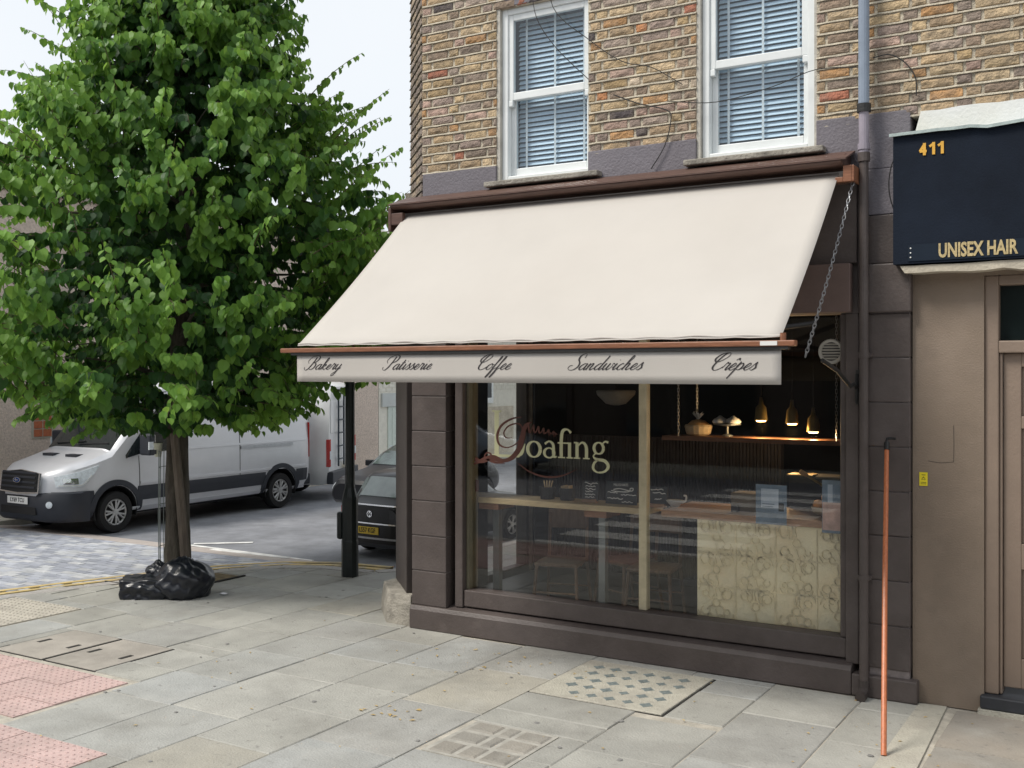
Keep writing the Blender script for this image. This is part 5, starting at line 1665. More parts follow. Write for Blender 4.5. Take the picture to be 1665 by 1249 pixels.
# ------------------------------------------------------------------ vehicles (built in their own frame: +x forward, y left, z up)
def interp(tab, s):
    if s <= tab[0][0]: return tab[0][1]
    for (a, va), (b, vb) in zip(tab, tab[1:]):
        if s <= b:
            t = (s - a) / (b - a)
            return va + (vb - va) * t
    return tab[-1][1]
class Body:
    """lofted vehicle body; s = distance back from the nose"""
    def __init__(s, L, top, half, bot, fr, yf):
        s.L, s.top, s.half, s.bot, s.fr, s.yf = L, top, half, bot, fr, yf
    def ring(s, d):
        zt, zb, W = interp(s.top, d), interp(s.bot, d), interp(s.half, d)
        return [(W * y, zb + (zt - zb) * f) for f, y in zip(s.fr, s.yf)]
    def side(s, d, z):
        r_ = s.ring(d)
        for (y0, z0), (y1, z1) in zip(r_[1:-1], r_[2:-1]):
            if z0 <= z <= z1:
                t = (z - z0) / max(1e-6, z1 - z0)
                return y0 + (y1 - y0) * t
        return r_[-2][0] if z > r_[-2][1] else r_[1][0]
    def topz(s, d, y):
        r_ = s.ring(d)
        ay = abs(y)
        for (y0, z0), (y1, z1) in list(zip(r_, r_[1:]))[::-1]:
            if y1 <= ay <= y0:
                t = (ay - y1) / max(1e-6, y0 - y1)
                return z1 + (z0 - z1) * t
        return r_[-1][1]
    def loft(s, name, m, parent, stations):
        mb = MB()
        k = len(s.fr)
        rings = []
        for d in stations:
            h = s.ring(d)
            full = [(y, z) for y, z in h] + [(-y, z) for y, z in h[1:-1][::-1]]
            rings.append([(s.L / 2 - d, y, z) for y, z in full])
        n = len(rings[0])
        vs = [p for r_ in rings for p in r_]
        fs = [(i * n + j, i * n + (j + 1) % n, (i + 1) * n + (j + 1) % n, (i + 1) * n + j) for i in range(len(rings) - 1) for j in range(n)]
        fs += [tuple(range(n)), tuple(range((len(rings) - 1) * n, len(rings) * n))]
        mb.add(vs, fs)
        return mb.build(name, m, parent, fix=True)
    def side_patch(s, mb, sgn, d0, d1, lo, hi, off=.006, nd=14, nz=5, th=.02):
        A = []
        for layer in (off, off - th):
            for i in range(nd + 1):
                d = d0 + (d1 - d0) * i / nd
                z0, z1 = lo(d), hi(d)
                for j in range(nz + 1):
                    z = z0 + (z1 - z0) * j / nz
                    A.append((s.L / 2 - d, sgn * (s.side(d, z) + layer), z))
        s._grid(mb, A, nd, nz)
    def top_patch(s, mb, d0, d1, ymax, off=.006, nd=10, ny=10, th=.02):
        A = []
        for layer in (off, off - th):
            for i in range(nd + 1):
                d = d0 + (d1 - d0) * i / nd
                ym = ymax(d)
                for j in range(ny + 1):
                    y = -ym + 2 * ym * j / ny
                    A.append((s.L / 2 - d + (layer if d < 2 else -layer) * .6, y, s.topz(d, y) + layer))
        s._grid(mb, A, nd, ny)
    def _grid(s, mb, A, nu, nv):
        K = (nu + 1) * (nv + 1)
        fs = []
        for i in range(nu):
            for j in range(nv):
                a = i * (nv + 1) + j
                fs += [(a, a + 1, a + nv + 2, a + nv + 1), (K + a, K + a + nv + 1, K + a + nv + 2, K + a + 1)]
        for i in range(nu):
            a = i * (nv + 1); fs.append((a, a + nv + 1, K + a + nv + 1, K + a)); a += nv; fs.append((a, K + a, K + a + nv + 1, a + nv + 1))
        for j in range(nv):
            fs.append((j, K + j, K + j + 1, j + 1)); a = nu * (nv + 1) + j; fs.append((a, a + 1, K + a + 1, K + a))
        mb.add(A, fs)

def shade_auto(o, ang=40):
    for p in o.data.polygons:
        p.use_smooth = True
    md = o.modifiers.new('edge', 'EDGE_SPLIT'); md.split_angle = R(ang)

def wheel(parent, x, y, r_, w, sgn, spokes=7):
    g = bpy.data.objects.new('wheel', None)
    xf = Matrix.Translation((x, y, r_)) @ Matrix.Rotation(R(-90 * sgn), 4, 'X')
    mb = MB(); mb.lathe([(r_ * .60, -w / 2), (r_ * .93, -w / 2), (r_, -w * .33), (r_, w * .33), (r_ * .93, w / 2), (r_ * .66, w / 2), (r_ * .63, w * .3)], 30, xf)
    bpy.data.objects.remove(g)
    t = mb.build('wheel', M['tyre'], parent, smooth=False)
    shade_auto(t)
    mb = MB(); mb.lathe([(r_ * .645, w * .25), (r_ * .645, w * .40), (r_ * .60, w * .46), (r_ * .56, w * .40), (r_ * .56, w * .25), (r_ * .645, w * .25)], 30, xf, False); mb.build('rim', M['alloy'], t)
    mb = MB(); mb.lathe([(r_ * .57, w * .2), (r_ * .57, w * .22)], 24, xf); mb.build('brake_disc', M['black'], t)
    mb = MB()
    for k in range(spokes):
        a = 2 * math.pi * k / spokes
        for da in (-.17, .17):
            p0 = Vector((r_ * .14 * math.cos(a), r_ * .14 * math.sin(a), w * .38)); p1 = Vector((r_ * .585 * math.cos(a + da), r_ * .585 * math.sin(a + da), w * .40))
            mb.tube([xf @ p0, xf @ p1], r_ * .052, 6)
    mb.lathe([(r_ * .17, w * .3), (r_ * .17, w * .44), (r_ * .08, w * .46)], 16, xf)
    mb.build('wheel_cover', M['alloy'], t)
    return t

def cyl_cutter(x, y0, y1, z, r_, parent):
    mb = MB(); mb.tube([(x, y0, z), (x, y1, z)], r_, 32)
    return mb.build('cutter', M['black'], parent, fix=True)

def plate(parent, body, m, w, h, pos, rz, char=.066, sx=.86):
    mb = MB(); mb.box(-w / 2, w / 2, -.006, .006, -h / 2, h / 2, Matrix.Translation(pos) @ Matrix.Rotation(rz, 4, 'Z'))
    p = mb.build('number_plate', m, parent)
    me = text_mesh(body, char * 1.35, .001, sx, .0015)
    me.transform(Matrix.Translation(pos) @ Matrix.Rotation(rz, 4, 'Z') @ Matrix.Translation((0, -.0075, -.0)) @ Matrix.Rotation(R(90), 4, 'X'))
    me.materials.clear(); me.materials.append(M['black'])
    link('plate_lettering', me, None, p)
    return p

# --- silver van
VFR = [0, 0, .05, .16, .30, .44, .50, .72, .90, .97, 1, 1]
VYF = [0, .92, .975, 1.0, 1.0, .995, .985, .95, .885, .80, .62, 0]
def van_body(L=5.7):
    return Body(L,
                [(-.05, .92), (0, .98), (.08, 1.06), (.3, 1.16), (.7, 1.26), (1.02, 1.36), (1.25, 1.62), (1.6, 2.02), (1.9, 2.32), (2.15, 2.44), (2.6, 2.50), (5.4, 2.50), (5.62, 2.46), (5.7, 2.40)],
                [(-.05, .40), (0, .52), (.06, .66), (.14, .78), (.28, .90), (.40, .955), (.6, .988), (1.0, 1.0), (5.5, 1.0), (5.7, .97)],
                [(-.05, .46), (0, .34), (.1, .30), (5.55, .34), (5.7, .42)], VFR, VYF)
vb_ = van_body()
SV = .875
van = thing('silver_van', 'silver panel van with black bumper and grille parked facing the main road', 'van', (-8.21, 1.86 + 5.7 * SV / 2, -.1), R(-90), local=True)
van.scale = (SV, SV, SV)
stn = [-.05, 0, .04, .08, .15, .22, .3, .4, .5, .7, .85, 1.02, 1.12, 1.25, 1.4, 1.6, 1.75, 1.9, 2.02, 2.15, 2.35, 2.6, 3.2, 4.0, 4.8, 5.4, 5.55, 5.62, 5.7]
body = vb_.loft('body', M['silver'], van, stn)
# wheel positions (distance from nose)
WF, WR, WR_ = 1.02, 4.88, .345
cutters = []
for d in (WF, WR):
    c = cyl_cutter(vb_.L / 2 - d, -1.2, 1.2, .36, .425, van); cutters.append(c)
for c in cutters:
    pass
bool_cut(body, cutters)
shade_auto(body, 28)
hub_x = lambda d: vb_.L / 2 - d
for d in (WF, WR):
    for sg_ in (1, -1):
        wheel(van, hub_x(d), sg_ * .885, WR_, .21, sg_)
def arch_liner(parent, x, sgn, z, r_, y0, y1):
    mb = MB(); n = 20; vs = []
    for lay in (0, .012):
        for yy in (y0, y1):
            for j in range(n + 1):
                a = R(-15) + R(210) * j / n
                vs.append((x + (r_ - lay) * math.cos(a), sgn * yy, z + (r_ - lay) * math.sin(a)))
    K = n + 1; fs = []
    for j in range(n):
        fs += [(j, j + 1, K + j + 1, K + j), (2 * K + j, 3 * K + j, 3 * K + j + 1, 2 * K + j + 1), (j, 2 * K + j, 2 * K + j + 1, j + 1), (K + j, K + j + 1, 3 * K + j + 1, 3 * K + j)]
    mb.add(vs, fs)
    mb.build('arch_liner', M['black'], parent, fix=True)
for d in (WF, WR):
    for sg_ in (1, -1):
        arch_liner(van, hub_x(d), sg_, .36, .423, .55, .985)
mb = MB(); mb.box(hub_x(5.4), hub_x(.3), -.70, .70, .25, .42); mb.build('underbody', M['black'], van)
for d in (WF, WR):
    mb = MB(); mb.box(hub_x(d) - .45, hub_x(d) + .45, -.72, .72, .3, .85)
    mb.build('wheel_housing', M['black'], van)
lo_ = lambda a: (lambda d: a)
def arch(d, c, r0):
    q = r0 * r0 - (d - c) ** 2
    return .36 + math.sqrt(q) if q > 0 else 0
for sgn in (1, -1):
    clad = MB()
    # lower black cladding between and around the arches
    for (a, b) in ((WF + .43, WR - .43), (WR + .43, 5.64)):
        vb_.side_patch(clad, sgn, a, b, lo_(.50), lo_(.74), .012)
    for c in (WF, WR):
        vb_.side_patch(clad, sgn, c - .52, c + .52, lambda d, c=c: max(.33, arch(d, c, .428)) if abs(d - c) < .428 else .33, lambda d, c=c: max(.50, arch(d, c, .521)), .020, 40, 3)
    vb_.side_patch(clad, sgn, .06, WF - .43, lo_(.29), lo_(.74), .012, 12, 5)
    clad.build('side_cladding', M['plastic'], van, fix=True)
# crease lines: pressed swage strips along the side
sw_ = MB()
for sgn in (1, -1):
    vb_.side_patch(sw_, sgn, 1.5, 5.6, lo_(.775), lo_(.815), .016, 20, 2)
    vb_.side_patch(sw_, sgn, 2.45, 5.6, lo_(1.30), lo_(1.335), .014, 20, 2)
    vb_.side_patch(sw_, sgn, 1.35, 5.6, lo_(.345), lo_(.40), .016, 20, 2)
sw_ = sw_.build('body_swage', M['silver'], van, fix=True)
gp = MB()
for sgn in (1, -1):
    for d in (1.48, 2.52, 3.78):
        vb_.side_patch(gp, sgn, d, d + .012, lo_(.52), lo_(2.2 if d > 2 else 1.25), .003, 2, 14, .01)
gp.build('door_gap', M['dark_gap'], van, fix=True)
# windscreen and side glass
wsg = MB(); vb_.top_patch(wsg, 1.04, 1.86, lambda d: .80 - .05 * (d - 1.04), .010, 12, 12)
ws = wsg.build('windscreen', M['car_glass'], van, fix=True)
pr = MB()
for sgn in (1, -1):
    pass
for sgn in (1, -1):
    sgm = MB()
    vb_.side_patch(sgm, sgn, 1.24, 2.44, lambda d: 1.30 if d > 1.62 else 1.22 + .08 * (d - 1.24) / .38, lambda d: min(2.12, 1.27 + (d - 1.24) * 1.12), .010, 16, 6)
    sgm.build('side_window', M['car_glass'], van, fix=True)
wl = MB()
wl.tube([(hub_x(1.06), -.6, vb_.topz(1.06, .6) + .03), (hub_x(1.10), .1, vb_.topz(1.10, .1) + .03)], .012, 6)
wl.tube([(hub_x(1.06), .0, vb_.topz(1.06, 0) + .03), (hub_x(1.10), .7, vb_.topz(1.10, .7) + .03)], .012, 6)
wl.build('wiper', M['black'], van)
for y in (-.30, .30):
    bv = MB()
    bv.box(hub_x(.86), hub_x(.66), y - .14, y + .14, vb_.topz(.76, y) - .03, vb_.topz(.74, y) + .02, None)
    bv.build('bonnet_vent', M['plastic'], van)
# front end
nose = vb_.L / 2
fbm = MB()
pl_ = [(-.04, .30), (-.1, .50), (-.04, .66), (.05, .74), (.34, .745), (.34, .33)]
vs = []
NB = 18
def nose_curve(y):
    """distance of the front skin behind the nose tip for a lateral position"""
    a = abs(y)
    return .36 * max(0, (a - .45) / .53) ** 2.2
for j in range(NB + 1):
    y = -.99 + 1.98 * j / NB
    c = nose_curve(y)
    for (dd, z) in ((.02, .26), (-.06, .33), (-.085, .50), (-.075, .62), (-.03, .72), (.06, .745), (.14, .745), (.14, .26)):
        vs.append((nose - c - dd, y, z))
k = 8
fs = [(j * k + i, j * k + (i + 1) % k, (j + 1) * k + (i + 1) % k, (j + 1) * k + i) for j in range(NB) for i in range(k)] + [tuple(range(k)), tuple(range(NB * k, NB * k + k))]
fbm.add(vs, fs)
fb_o = fbm.build('front_bumper', M['plastic'], van, fix=True)
shade_auto(fb_o, 50)
def front_panel(name, m, y0, y1, zlo, zhi, off, th=.03, n=12, parent=van, slope=.12):
    mb = MB(); vs = []
    for lay in (0, 1):
        for j in range(n + 1):
            y = y0 + (y1 - y0) * j / n
            for z in (zlo(y), zhi(y)):
                x = nose + off - nose_curve(y) - max(0, z - .74) * slope - lay * th
                vs.append((x, y, z))
    K = 2 * (n + 1)
    fs = []
    for j in range(n):
        a = 2 * j
        fs += [(a, a + 1, a + 3, a + 2), (K + a, K + a + 2, K + a + 3, K + a + 1), (a, a + 2, K + a + 2, K + a), (a + 1, K + a + 1, K + a + 3, a + 3)]
    fs += [(0, K, K + 1, 1), (2 * n, 2 * n + 1, K + 2 * n + 1, K + 2 * n)]
    mb.add(vs, fs)
    return mb.build(name, m, parent, fix=True)
front_panel('grille_surround', M['chrome'], -.50, .50, lambda y: .70 + .05 * abs(y), lambda y: 1.09 - .10 * abs(y), .085)
gr_ = front_panel('grille', M['black'], -.455, .455, lambda y: .725 + .05 * abs(y), lambda y: 1.085 - .10 * abs(y), .10)
for z in (.80, .88, .96, 1.03):
    front_panel('grille_bar', M['plastic'], -.43, .43, lambda y: z, lambda y: z + .028, .112, .02, 12, gr_)
bdg = MB(); bdg.lathe([(.065, 0), (.065, .012), (.05, .016)], 22, Matrix.Translation((nose - .0, 0, .925)) @ Matrix.Rotation(R(90), 4, 'Y') @ Matrix.Diagonal((.6, 1.25, 1, 1)) @ Matrix.Translation((0, 0, .105)))
bo = bdg.build('badge', mat('blue_badge', (.02, .05, .16), .25, .05, 5), gr_)
bdg = MB(); bdg.lathe([(.065, .0), (.072, .0), (.072, .014), (.065, .014), (.065, .0)], 22, Matrix.Translation((nose, 0, .925)) @ Matrix.Rotation(R(90), 4, 'Y') @ Matrix.Diagonal((.6, 1.25, 1, 1)) @ Matrix.Translation((0, 0, .106))); bdg.build('badge_rim', M['chrome'], bo)
mb = MB()
fx = lambda a, b, h: (nose + .122 + h, a, b)
ribbon(mb, [(-.045, .925), (-.02, .945), (-.015, .91), (.0, .93), (.015, .92), (.045, .93)], .008, fx, .002)
mb.build('badge_script', M['chrome'], bo)
front_panel('lower_grille', M['black'], -.45, .45, lambda y: .38, lambda y: .50, .092)
plate(van, 'LY69 TCU', M['plate_w'], .52, .112, Vector((nose + .10, 0, .60)), R(90), .072)
for sgn in (1, -1):
    # headlight: swept-back lens on the wing
    mb = MB(); vs = []
    pts = [(.10, .78, .52), (.10, .97, .52), (.40, 1.06, 0), (.72, 1.16, 0), (.66, 1.02, 0), (.44, .83, 0)]
    hl = MB()
    n = 12
    lo = lambda d: .82 if d < .42 else .82 + (d - .42) * .9
    hi = lambda d: .98 + (d - .08) * .235
    vb_.side_patch(hl, sgn, .10, .74, lo, hi, .014, 14, 5)
    h_ = hl.build('headlight', M['lamp_clear'], van, fix=True)
    shade_auto(h_, 60)
    il = MB()
    vb_.side_patch(il, sgn, .17, .36, lambda d: .86, lambda d: .955, .019, 6, 3)
    il.build('reflector', M['chrome'], h_, fix=True)
    il = MB()
    vb_.side_patch(il, sgn, .12, .58, lambda d: lo(d) + .012, lambda d: lo(d) + .03, .019, 10, 2)
    il.build('running_light', M['china'], h_, fix=True)
    fl_ = MB(); fl_.lathe([(.055, 0), (.055, .01), (.03, .014)], 14, Matrix.Translation((nose - nose_curve(.70) + .092, sgn * .70, .55)) @ Matrix.Rotation(R(90 + 0), 4, 'Y') @ Matrix.Rotation(R(-sgn * 25), 4, 'X'))
    fl_.build('fog_lamp', M['lamp_clear'], van)
    mr_ = MB(); mr_.box(-.07, .06, -.13, .13, -.20, .16, Matrix.Translation((hub_x(1.50), sgn * 1.17, 1.46)))
    m_o = mr_.build('mirror', M['plastic'], van, bev=.03)
    mi = MB(); mi.box(-.062, -.04, -.10, .10, -.02, .14, Matrix.Translation((hub_x(1.51) - .015, sgn * 1.17, 1.46))); mi.build('mirror_glass', M['chrome'], m_o)
    mi = MB(); mi.box(-.02, .075, .125 * sgn - .01, .125 * sgn + .012, -.10, .03, Matrix.Translation((hub_x(1.50), sgn * 1.17, 1.46))); mi.build('mirror_indicator', M['lamp_clear'], m_o)
    ma = MB(); ma.tube([(hub_x(1.52), sgn * .97, 1.34), (hub_x(1.5), sgn * 1.1, 1.36)], .03, 8); ma.build('mirror_arm', M['plastic'], m_o)
hd = MB()
for sgn in (1, -1):
    vb_.side_patch(hd, sgn, 2.28, 2.46, lo_(1.18), lo_(1.225), .04, 6, 2)
hd.build('door_handle', M['plastic'], van, fix=True)
hd = MB()
for sgn in (1, -1):
    vb_.side_patch(hd, sgn, 3.80, 5.2, lo_(1.225), lo_(1.275), .022, 8, 2)
hd.build('slide_rail', M['steel'], van, fix=True)
for sgn in (1, -1):
    tl = MB(); tl.box(hub_x(5.715), hub_x(5.695), sgn * .94 - .045, sgn * .94 + .045, .95, 1.65); tl.build('tail_light', M['lamp_red'], van, bev=.015)
mb = MB(); mb.box(hub_x(5.78), hub_x(5.6), -.95, .95, .40, .62); mb.build('rear_bumper', M['plastic'], van, bev=.03)

# --- white van behind it, nose in to the yard, ladder on its rear doors
wv_t = thing('white_van', 'white van with a dark ladder on its rear doors, half hidden behind the silver van', 'van', (-9.42, 7.22, -.1), math.atan2(-.40, -.915), local=True)
wv_t.scale = (.80, .86, .86)
wv = van_body(5.0)
wv.top = [(a if a < 3 else a - .7, b) for a, b in wv.top]; wv.half = [(a if a < 3 else a - .7, b) for a, b in wv.half]; wv.bot = [(a if a < 3 else a - .7, b) for a, b in wv.bot]
wb_ = wv.loft('body', M['van_white'], wv_t, [d if d < 3 else d - .7 for d in stn])
shade_auto(wb_, 28)
xr = -2.5
mb = MB(); mb.box(xr - .10, xr + .05, -.96, .96, .36, .62); mb.build('rear_bumper', M['plastic'], wv_t, bev=.02)
for sgn in (1, -1):
    mb = MB(); mb.box(xr - .03, xr + .06, sgn * .93 - .05, sgn * .93 + .05, .72, 1.30); t = mb.build('tail_light', M['lamp_red'], wv_t, bev=.01)
    mb = MB(); mb.box(xr - .034, xr - .03, sgn * .93 - .04, sgn * .93 + .04, .88, 1.05); mb.build('reverse_lens', M['lamp_clear'], t)
    mb = MB(); mb.box(xr - .012, xr + .001, sgn * .45 - .40, sgn * .45 + .40, 1.42, 2.1); mb.build('rear_door_panel', M['van_white'], wv_t, bev=.006)
    for d in (.75, 3.6):
        wheel(wv_t, 2.5 - d, sgn * .9, .34, .2, sgn)
ld = MB()
for y in (.05, .45):
    ld.tube([(xr - .06, y, .70), (xr - .06, y, 2.35)], .022, 6)
for i in range(6):
    ld.tube([(xr - .06, .05, .85 + i * .28), (xr - .06, .45, .85 + i * .28)], .016, 6)
ld.build('ladder', mat('dark_ladder', (.03, .045, .06), .5, .1, 9), wv_t)
plate(wv_t, 'LY69 TCU', M['plate_y'], .46, .15, Vector((xr - .115, -.25, .66)), R(-90), .075)

# --- passenger cars
CFR = [0, 0, .08, .22, .42, .60, .66, .84, .95, 1, 1]
CYF = [0, .88, .96, 1.0, 1.0, .985, .97, .86, .76, .62, 0]
def car(name, label, paint_m, L, W, H, top, loc, rz, sc=(1, 1, 1), kind='car', glass=None, group=None):
    t = thing(name, label, kind, loc, rz, group, local=True)
    t.scale = sc
    B = Body(L, top, [(0, W * .70), (.06, W * .80), (.2, W * .90), (.5, W * .97), (1.0, W), (L - .8, W), (L - .25, W * .93), (L - .08, W * .86), (L, W * .80)],
             [(0, .34), (.1, .26), (.5, .22), (L - .4, .24), (L - .1, .3), (L, .38)], CFR, CYF)
    st_ = sorted({0, .03, .06, .12, .2, .35, .5, .8, 1.0, *[a for a, b in top], L - .8, L - .5, L - .25, L - .15, L - .08, L - .04, L})
    b = B.loft('body', paint_m, t, st_)
    w0, w1 = .78, L - .72
    bool_cut(b, [cyl_cutter(L / 2 - d, -1.2, 1.2, .30, .34, t) for d in (w0, w1)])
    shade_auto(b, 30)
    for d in (w0, w1):
        for sgn in (1, -1):
            wheel(t, L / 2 - d, sgn * (W - .10), .295, .18, sgn, 5)
            arch_liner(t, L / 2 - d, sgn, .30, .338, W * .5, W * .955)
    for d in (w0, w1):
        mb = MB(); mb.box(L / 2 - d - .36, L / 2 - d + .36, -W + .2, W - .2, .22, .66)
        mb.build('wheel_housing', M['black'], t)
    return t, B
# black hatchback, seen from behind
HT = [(0, .70), (.06, .76), (.3, .84), (.9, .94), (1.05, .99), (1.5, 1.28), (1.8, 1.41), (2.2, 1.47), (2.9, 1.46), (3.25, 1.42), (3.33, 1.37), (3.62, 1.02), (3.68, .97), (3.74, .93), (3.80, .86)]
hb, HB = car('black_hatchback', 'black hatchback parked in the side street with yellow rear number plate', M['car_black'], 3.8, .80, 1.47, HT, (-2.76, 4.42, -.1), R(90 - 4), (.74, .73, .72))
xr = -1.9
mb = MB(); HB.top_patch(mb, 3.34, 3.60, lambda d: .56 + .05 * (d - 3.34) / .26, .008, 6, 8)
hb_gl = mb.build('rear_window', M['car_glass_pale'], hb, fix=True)
for sgn in (1, -1):
    mb = MB(); HB.side_patch(mb, sgn, 1.25, 2.35, lo_(.98), lambda d: min(1.30, 1.0 + (d - 1.25) * .75), .006)
    mb.build('side_window', M['car_glass'], hb, fix=True)
    mb = MB(); HB.side_patch(mb, sgn, 2.42, 3.2, lo_(.98), lambda d: 1.31 - max(0, d - 3.0) * .8, .006)
    mb.build('side_window', M['car_glass'], hb, fix=True)
mb = MB(); HB.top_patch(mb, 1.06, 1.78, lambda d: .62, .008, 8, 8); mb.build('windscreen', M['car_glass'], hb, fix=True)
def rear_strip(name, m, par, y0, y1, z0, z1, off, th=.03, xr=-1.9):
    mb = MB(); n = 10; vs = []
    for lay in (0, 1):
        for j in range(n + 1):
            y = y0 + (y1 - y0) * j / n
            c = .10 * (abs(y) / .78) ** 3
            for z in (z0, z1):
                vs.append((xr + c - off + lay * th, y, z))
    K = 2 * (n + 1); fs = []
    for j in range(n):
        a = 2 * j
        fs += [(a, a + 1, a + 3, a + 2), (K + a, K + a + 2, K + a + 3, K + a + 1), (a, a + 2, K + a + 2, K + a), (a + 1, K + a + 1, K + a + 3, a + 3)]
    fs += [(0, K, K + 1, 1), (2 * n, 2 * n + 1, K + 2 * n + 1, K + 2 * n)]
    mb.add(vs, fs)
    return mb.build(name, m, par, fix=True)
rear_strip('tailgate', M['car_black'], hb, -.62, .62, .62, .885, .012)
rear_strip('tailgate_edge', M['chrome'], hb, -.58, .58, .905, .93, -.02)
rear_strip('chrome_strip', M['chrome'], hb, -.66, .66, .595, .618, .05)
bmp = rear_strip('rear_bumper', M['car_black'], hb, -.76, .76, .27, .59, .055, .16)
rear_strip('bumper_strip', M['steel'], hb, -.70, .70, .34, .372, .07)
rear_strip('bumper_valance', M['plastic'], hb, -.66, .66, .2, .3, .03)
for sgn in (1, -1):
    mb = MB(); mb.box(xr - .02, xr + .14, sgn * .665 - .055, sgn * .665 + .055, .66, .88); mb.build('tail_light', M['lamp_red'], hb, bev=.02)
plate(hb, 'LS57 KGF', M['plate_y'], .50, .125, Vector((xr - .062, .05, .485)), R(-90), .085, .80)
bd = MB(); bd.lathe([(.052, 0), (.058, .0), (.058, .016), (.046, .016), (.046, .008), (.001, .008)], 22, Matrix.Translation((xr - .012, .04, .765)) @ Matrix.Rotation(R(-90), 4, 'Y'))
bo2 = bd.build('badge', M['chrome'], hb)
mb = MB()
fr2 = lambda a, b, h: (xr - .0215 - h, -a - .06, b)
for o_, hgt in ((.803, .035), (.765, .035)):
    pass
ribbon(mb, [(-.125, .798), (-.10, .752), (-.075, .798)], .009, fr2, .004, 0)
ribbon(mb, [(-.14, .775), (-.122, .735), (-.10, .765), (-.078, .735), (-.06, .775)], .008, fr2, .005, 0)
mb.build('badge_emblem', M['car_black'], bo2)
mb = MB(); mb.tube([(xr + .185, .02, .99), (xr + .20, -.2, 1.03), (xr + .21, -.42, 1.03)], .011, 6); mb.tube([(xr + .15, .02, .965), (xr + .19, .02, .995)], .02, 8); mb.build('wiper', M['black'], hb)
# dark grey car coming down the side street
GT = [(0, .70), (.06, .78), (.3, .86), (1.0, .98), (1.15, 1.03), (1.6, 1.30), (1.95, 1.44), (2.4, 1.48), (3.2, 1.44), (3.7, 1.22), (4.1, 1.02), (4.25, .9), (4.3, .8)]
dc, DB = car('grey_car', 'dark grey car facing the camera, mostly hidden behind the black hatchback', M['car_grey'], 4.3, .86, 1.48, GT, (-5.45, 7.55, -.1), R(-90 - 4), (.76, .76, .74))
mb = MB(); DB.top_patch(mb, 1.17, 1.92, lambda d: .68 - .06 * (d - 1.17), .008, 8, 8); dws = mb.build('windscreen', mat('reflective_windscreen', (.06, .085, .08), .06, .6, 1.6, spec=.9), dc, fix=True)
for sgn in (1, -1):
    mb = MB(); DB.side_patch(mb, sgn, 1.4, 3.7, lo_(1.02), lambda d: min(1.33, 1.04 + (d - 1.4) * .7) - max(0, d - 3.1) * .35, .006)
    mb.build('side_window', M['car_glass_pale'], dc, fix=True)
mb = MB(); mb.box(2.08, 2.14, -.45, .45, .50, .64); mb.build('grille', M['black'], dc)
plate(dc, 'K', M['plate_w'], .50, .11, Vector((2.165, .0, .42)), R(90), .08)
for sgn in (1, -1):
    mb = MB(); DB.side_patch(mb, sgn, .05, .36, lo_(.56), lo_(.70), .01); mb.build('headlight', M['lamp_clear'], dc, fix=True)
    mb = MB(); mb.box(-.08, .05, -.09, .09, -.07, .07, Matrix.Translation((.62, sgn * .97, 1.02))); mb.build('mirror', M['car_grey'], dc, bev=.02)
mb = MB(); mb.box(1.2, 1.215, .28, .40, .0, .001)
tx_ = MB(); tx_.box(.335, .36, -.60, -.50, DB.topz(1.86, .55) + .012, DB.topz(1.80, .55) + .05); tx_.build('tax_disc', M['notice_pale'], dc)
# silver car on the far side of the main road, mirrored in the glass
sc_t, SB = car('silver_car', 'silver-blue car parked across the main road, mirrored in the shop window', mat('silver_blue_paint', (.36, .42, .5), .3, .05, 3, metal=.4, coat=.6), 4.3, .86, 1.48, GT, (-8.6, -13.2, -.1), R(0))
mb = MB(); SB.top_patch(mb, 1.17, 1.92, lambda d: .68, .008, 8, 8); mb.build('windscreen', M['car_glass'], sc_t, fix=True)
for sgn in (1, -1):
    mb = MB(); SB.side_patch(mb, sgn, 1.4, 3.7, lo_(1.02), lambda d: min(1.33, 1.04 + (d - 1.4) * .7) - max(0, d - 3.1) * .35, .006)
    mb.build('side_window', M['car_glass'], sc_t, fix=True)
for sgn in (1, -1):
    mb = MB(); SB.side_patch(mb, sgn, .05, .36, lo_(.56), lo_(.72), .01); mb.build('headlight', M['lamp_clear'], sc_t, fix=True)

# ------------------------------------------------------------------ pole with round sign at the kerb
LX, LY = -1.98, 1.54
lpst = thing('sign_post', 'black painted post with stout base standing on the kerb corner', 'post', (LX, LY, 0))
mb = MB()
xf = Matrix.Translation((LX, LY, 0))
mb.lathe([(.092, -.01), (.092, .38), (.088, .40), (.088, .82), (.085, .86), (.058, .96), (.054, 1.0)], 10, xf)
mb.build('base', M['lamp_post'], lpst)
mb = MB(); mb.lathe([(.053, 1.0), (.05, 2.75), (.03, 2.77)], 12, xf); mb.build('shaft', M['lamp_post'], lpst, smooth=False)
mb = MB(); mb.box(LX - .13, LX - .06, LY - .08, LY + .06, .40, .70); mb.build('service_box', M['lamp_post'], lpst, bev=.025)
mb = MB(); mb.lathe([(.17, 0), (.17, .008)], 28, Matrix.Translation((LX + .06, LY + .06, 2.30)) @ Matrix.Rotation(R(90), 4, 'X')); mb.build('sign_disc', M['black'], lpst)
mb = MB(); mb.tube([(LX, LY, 2.25), (LX + .06, LY + .06, 2.25)], .02, 6); mb.build('sign_clip', M['steel'], lpst)

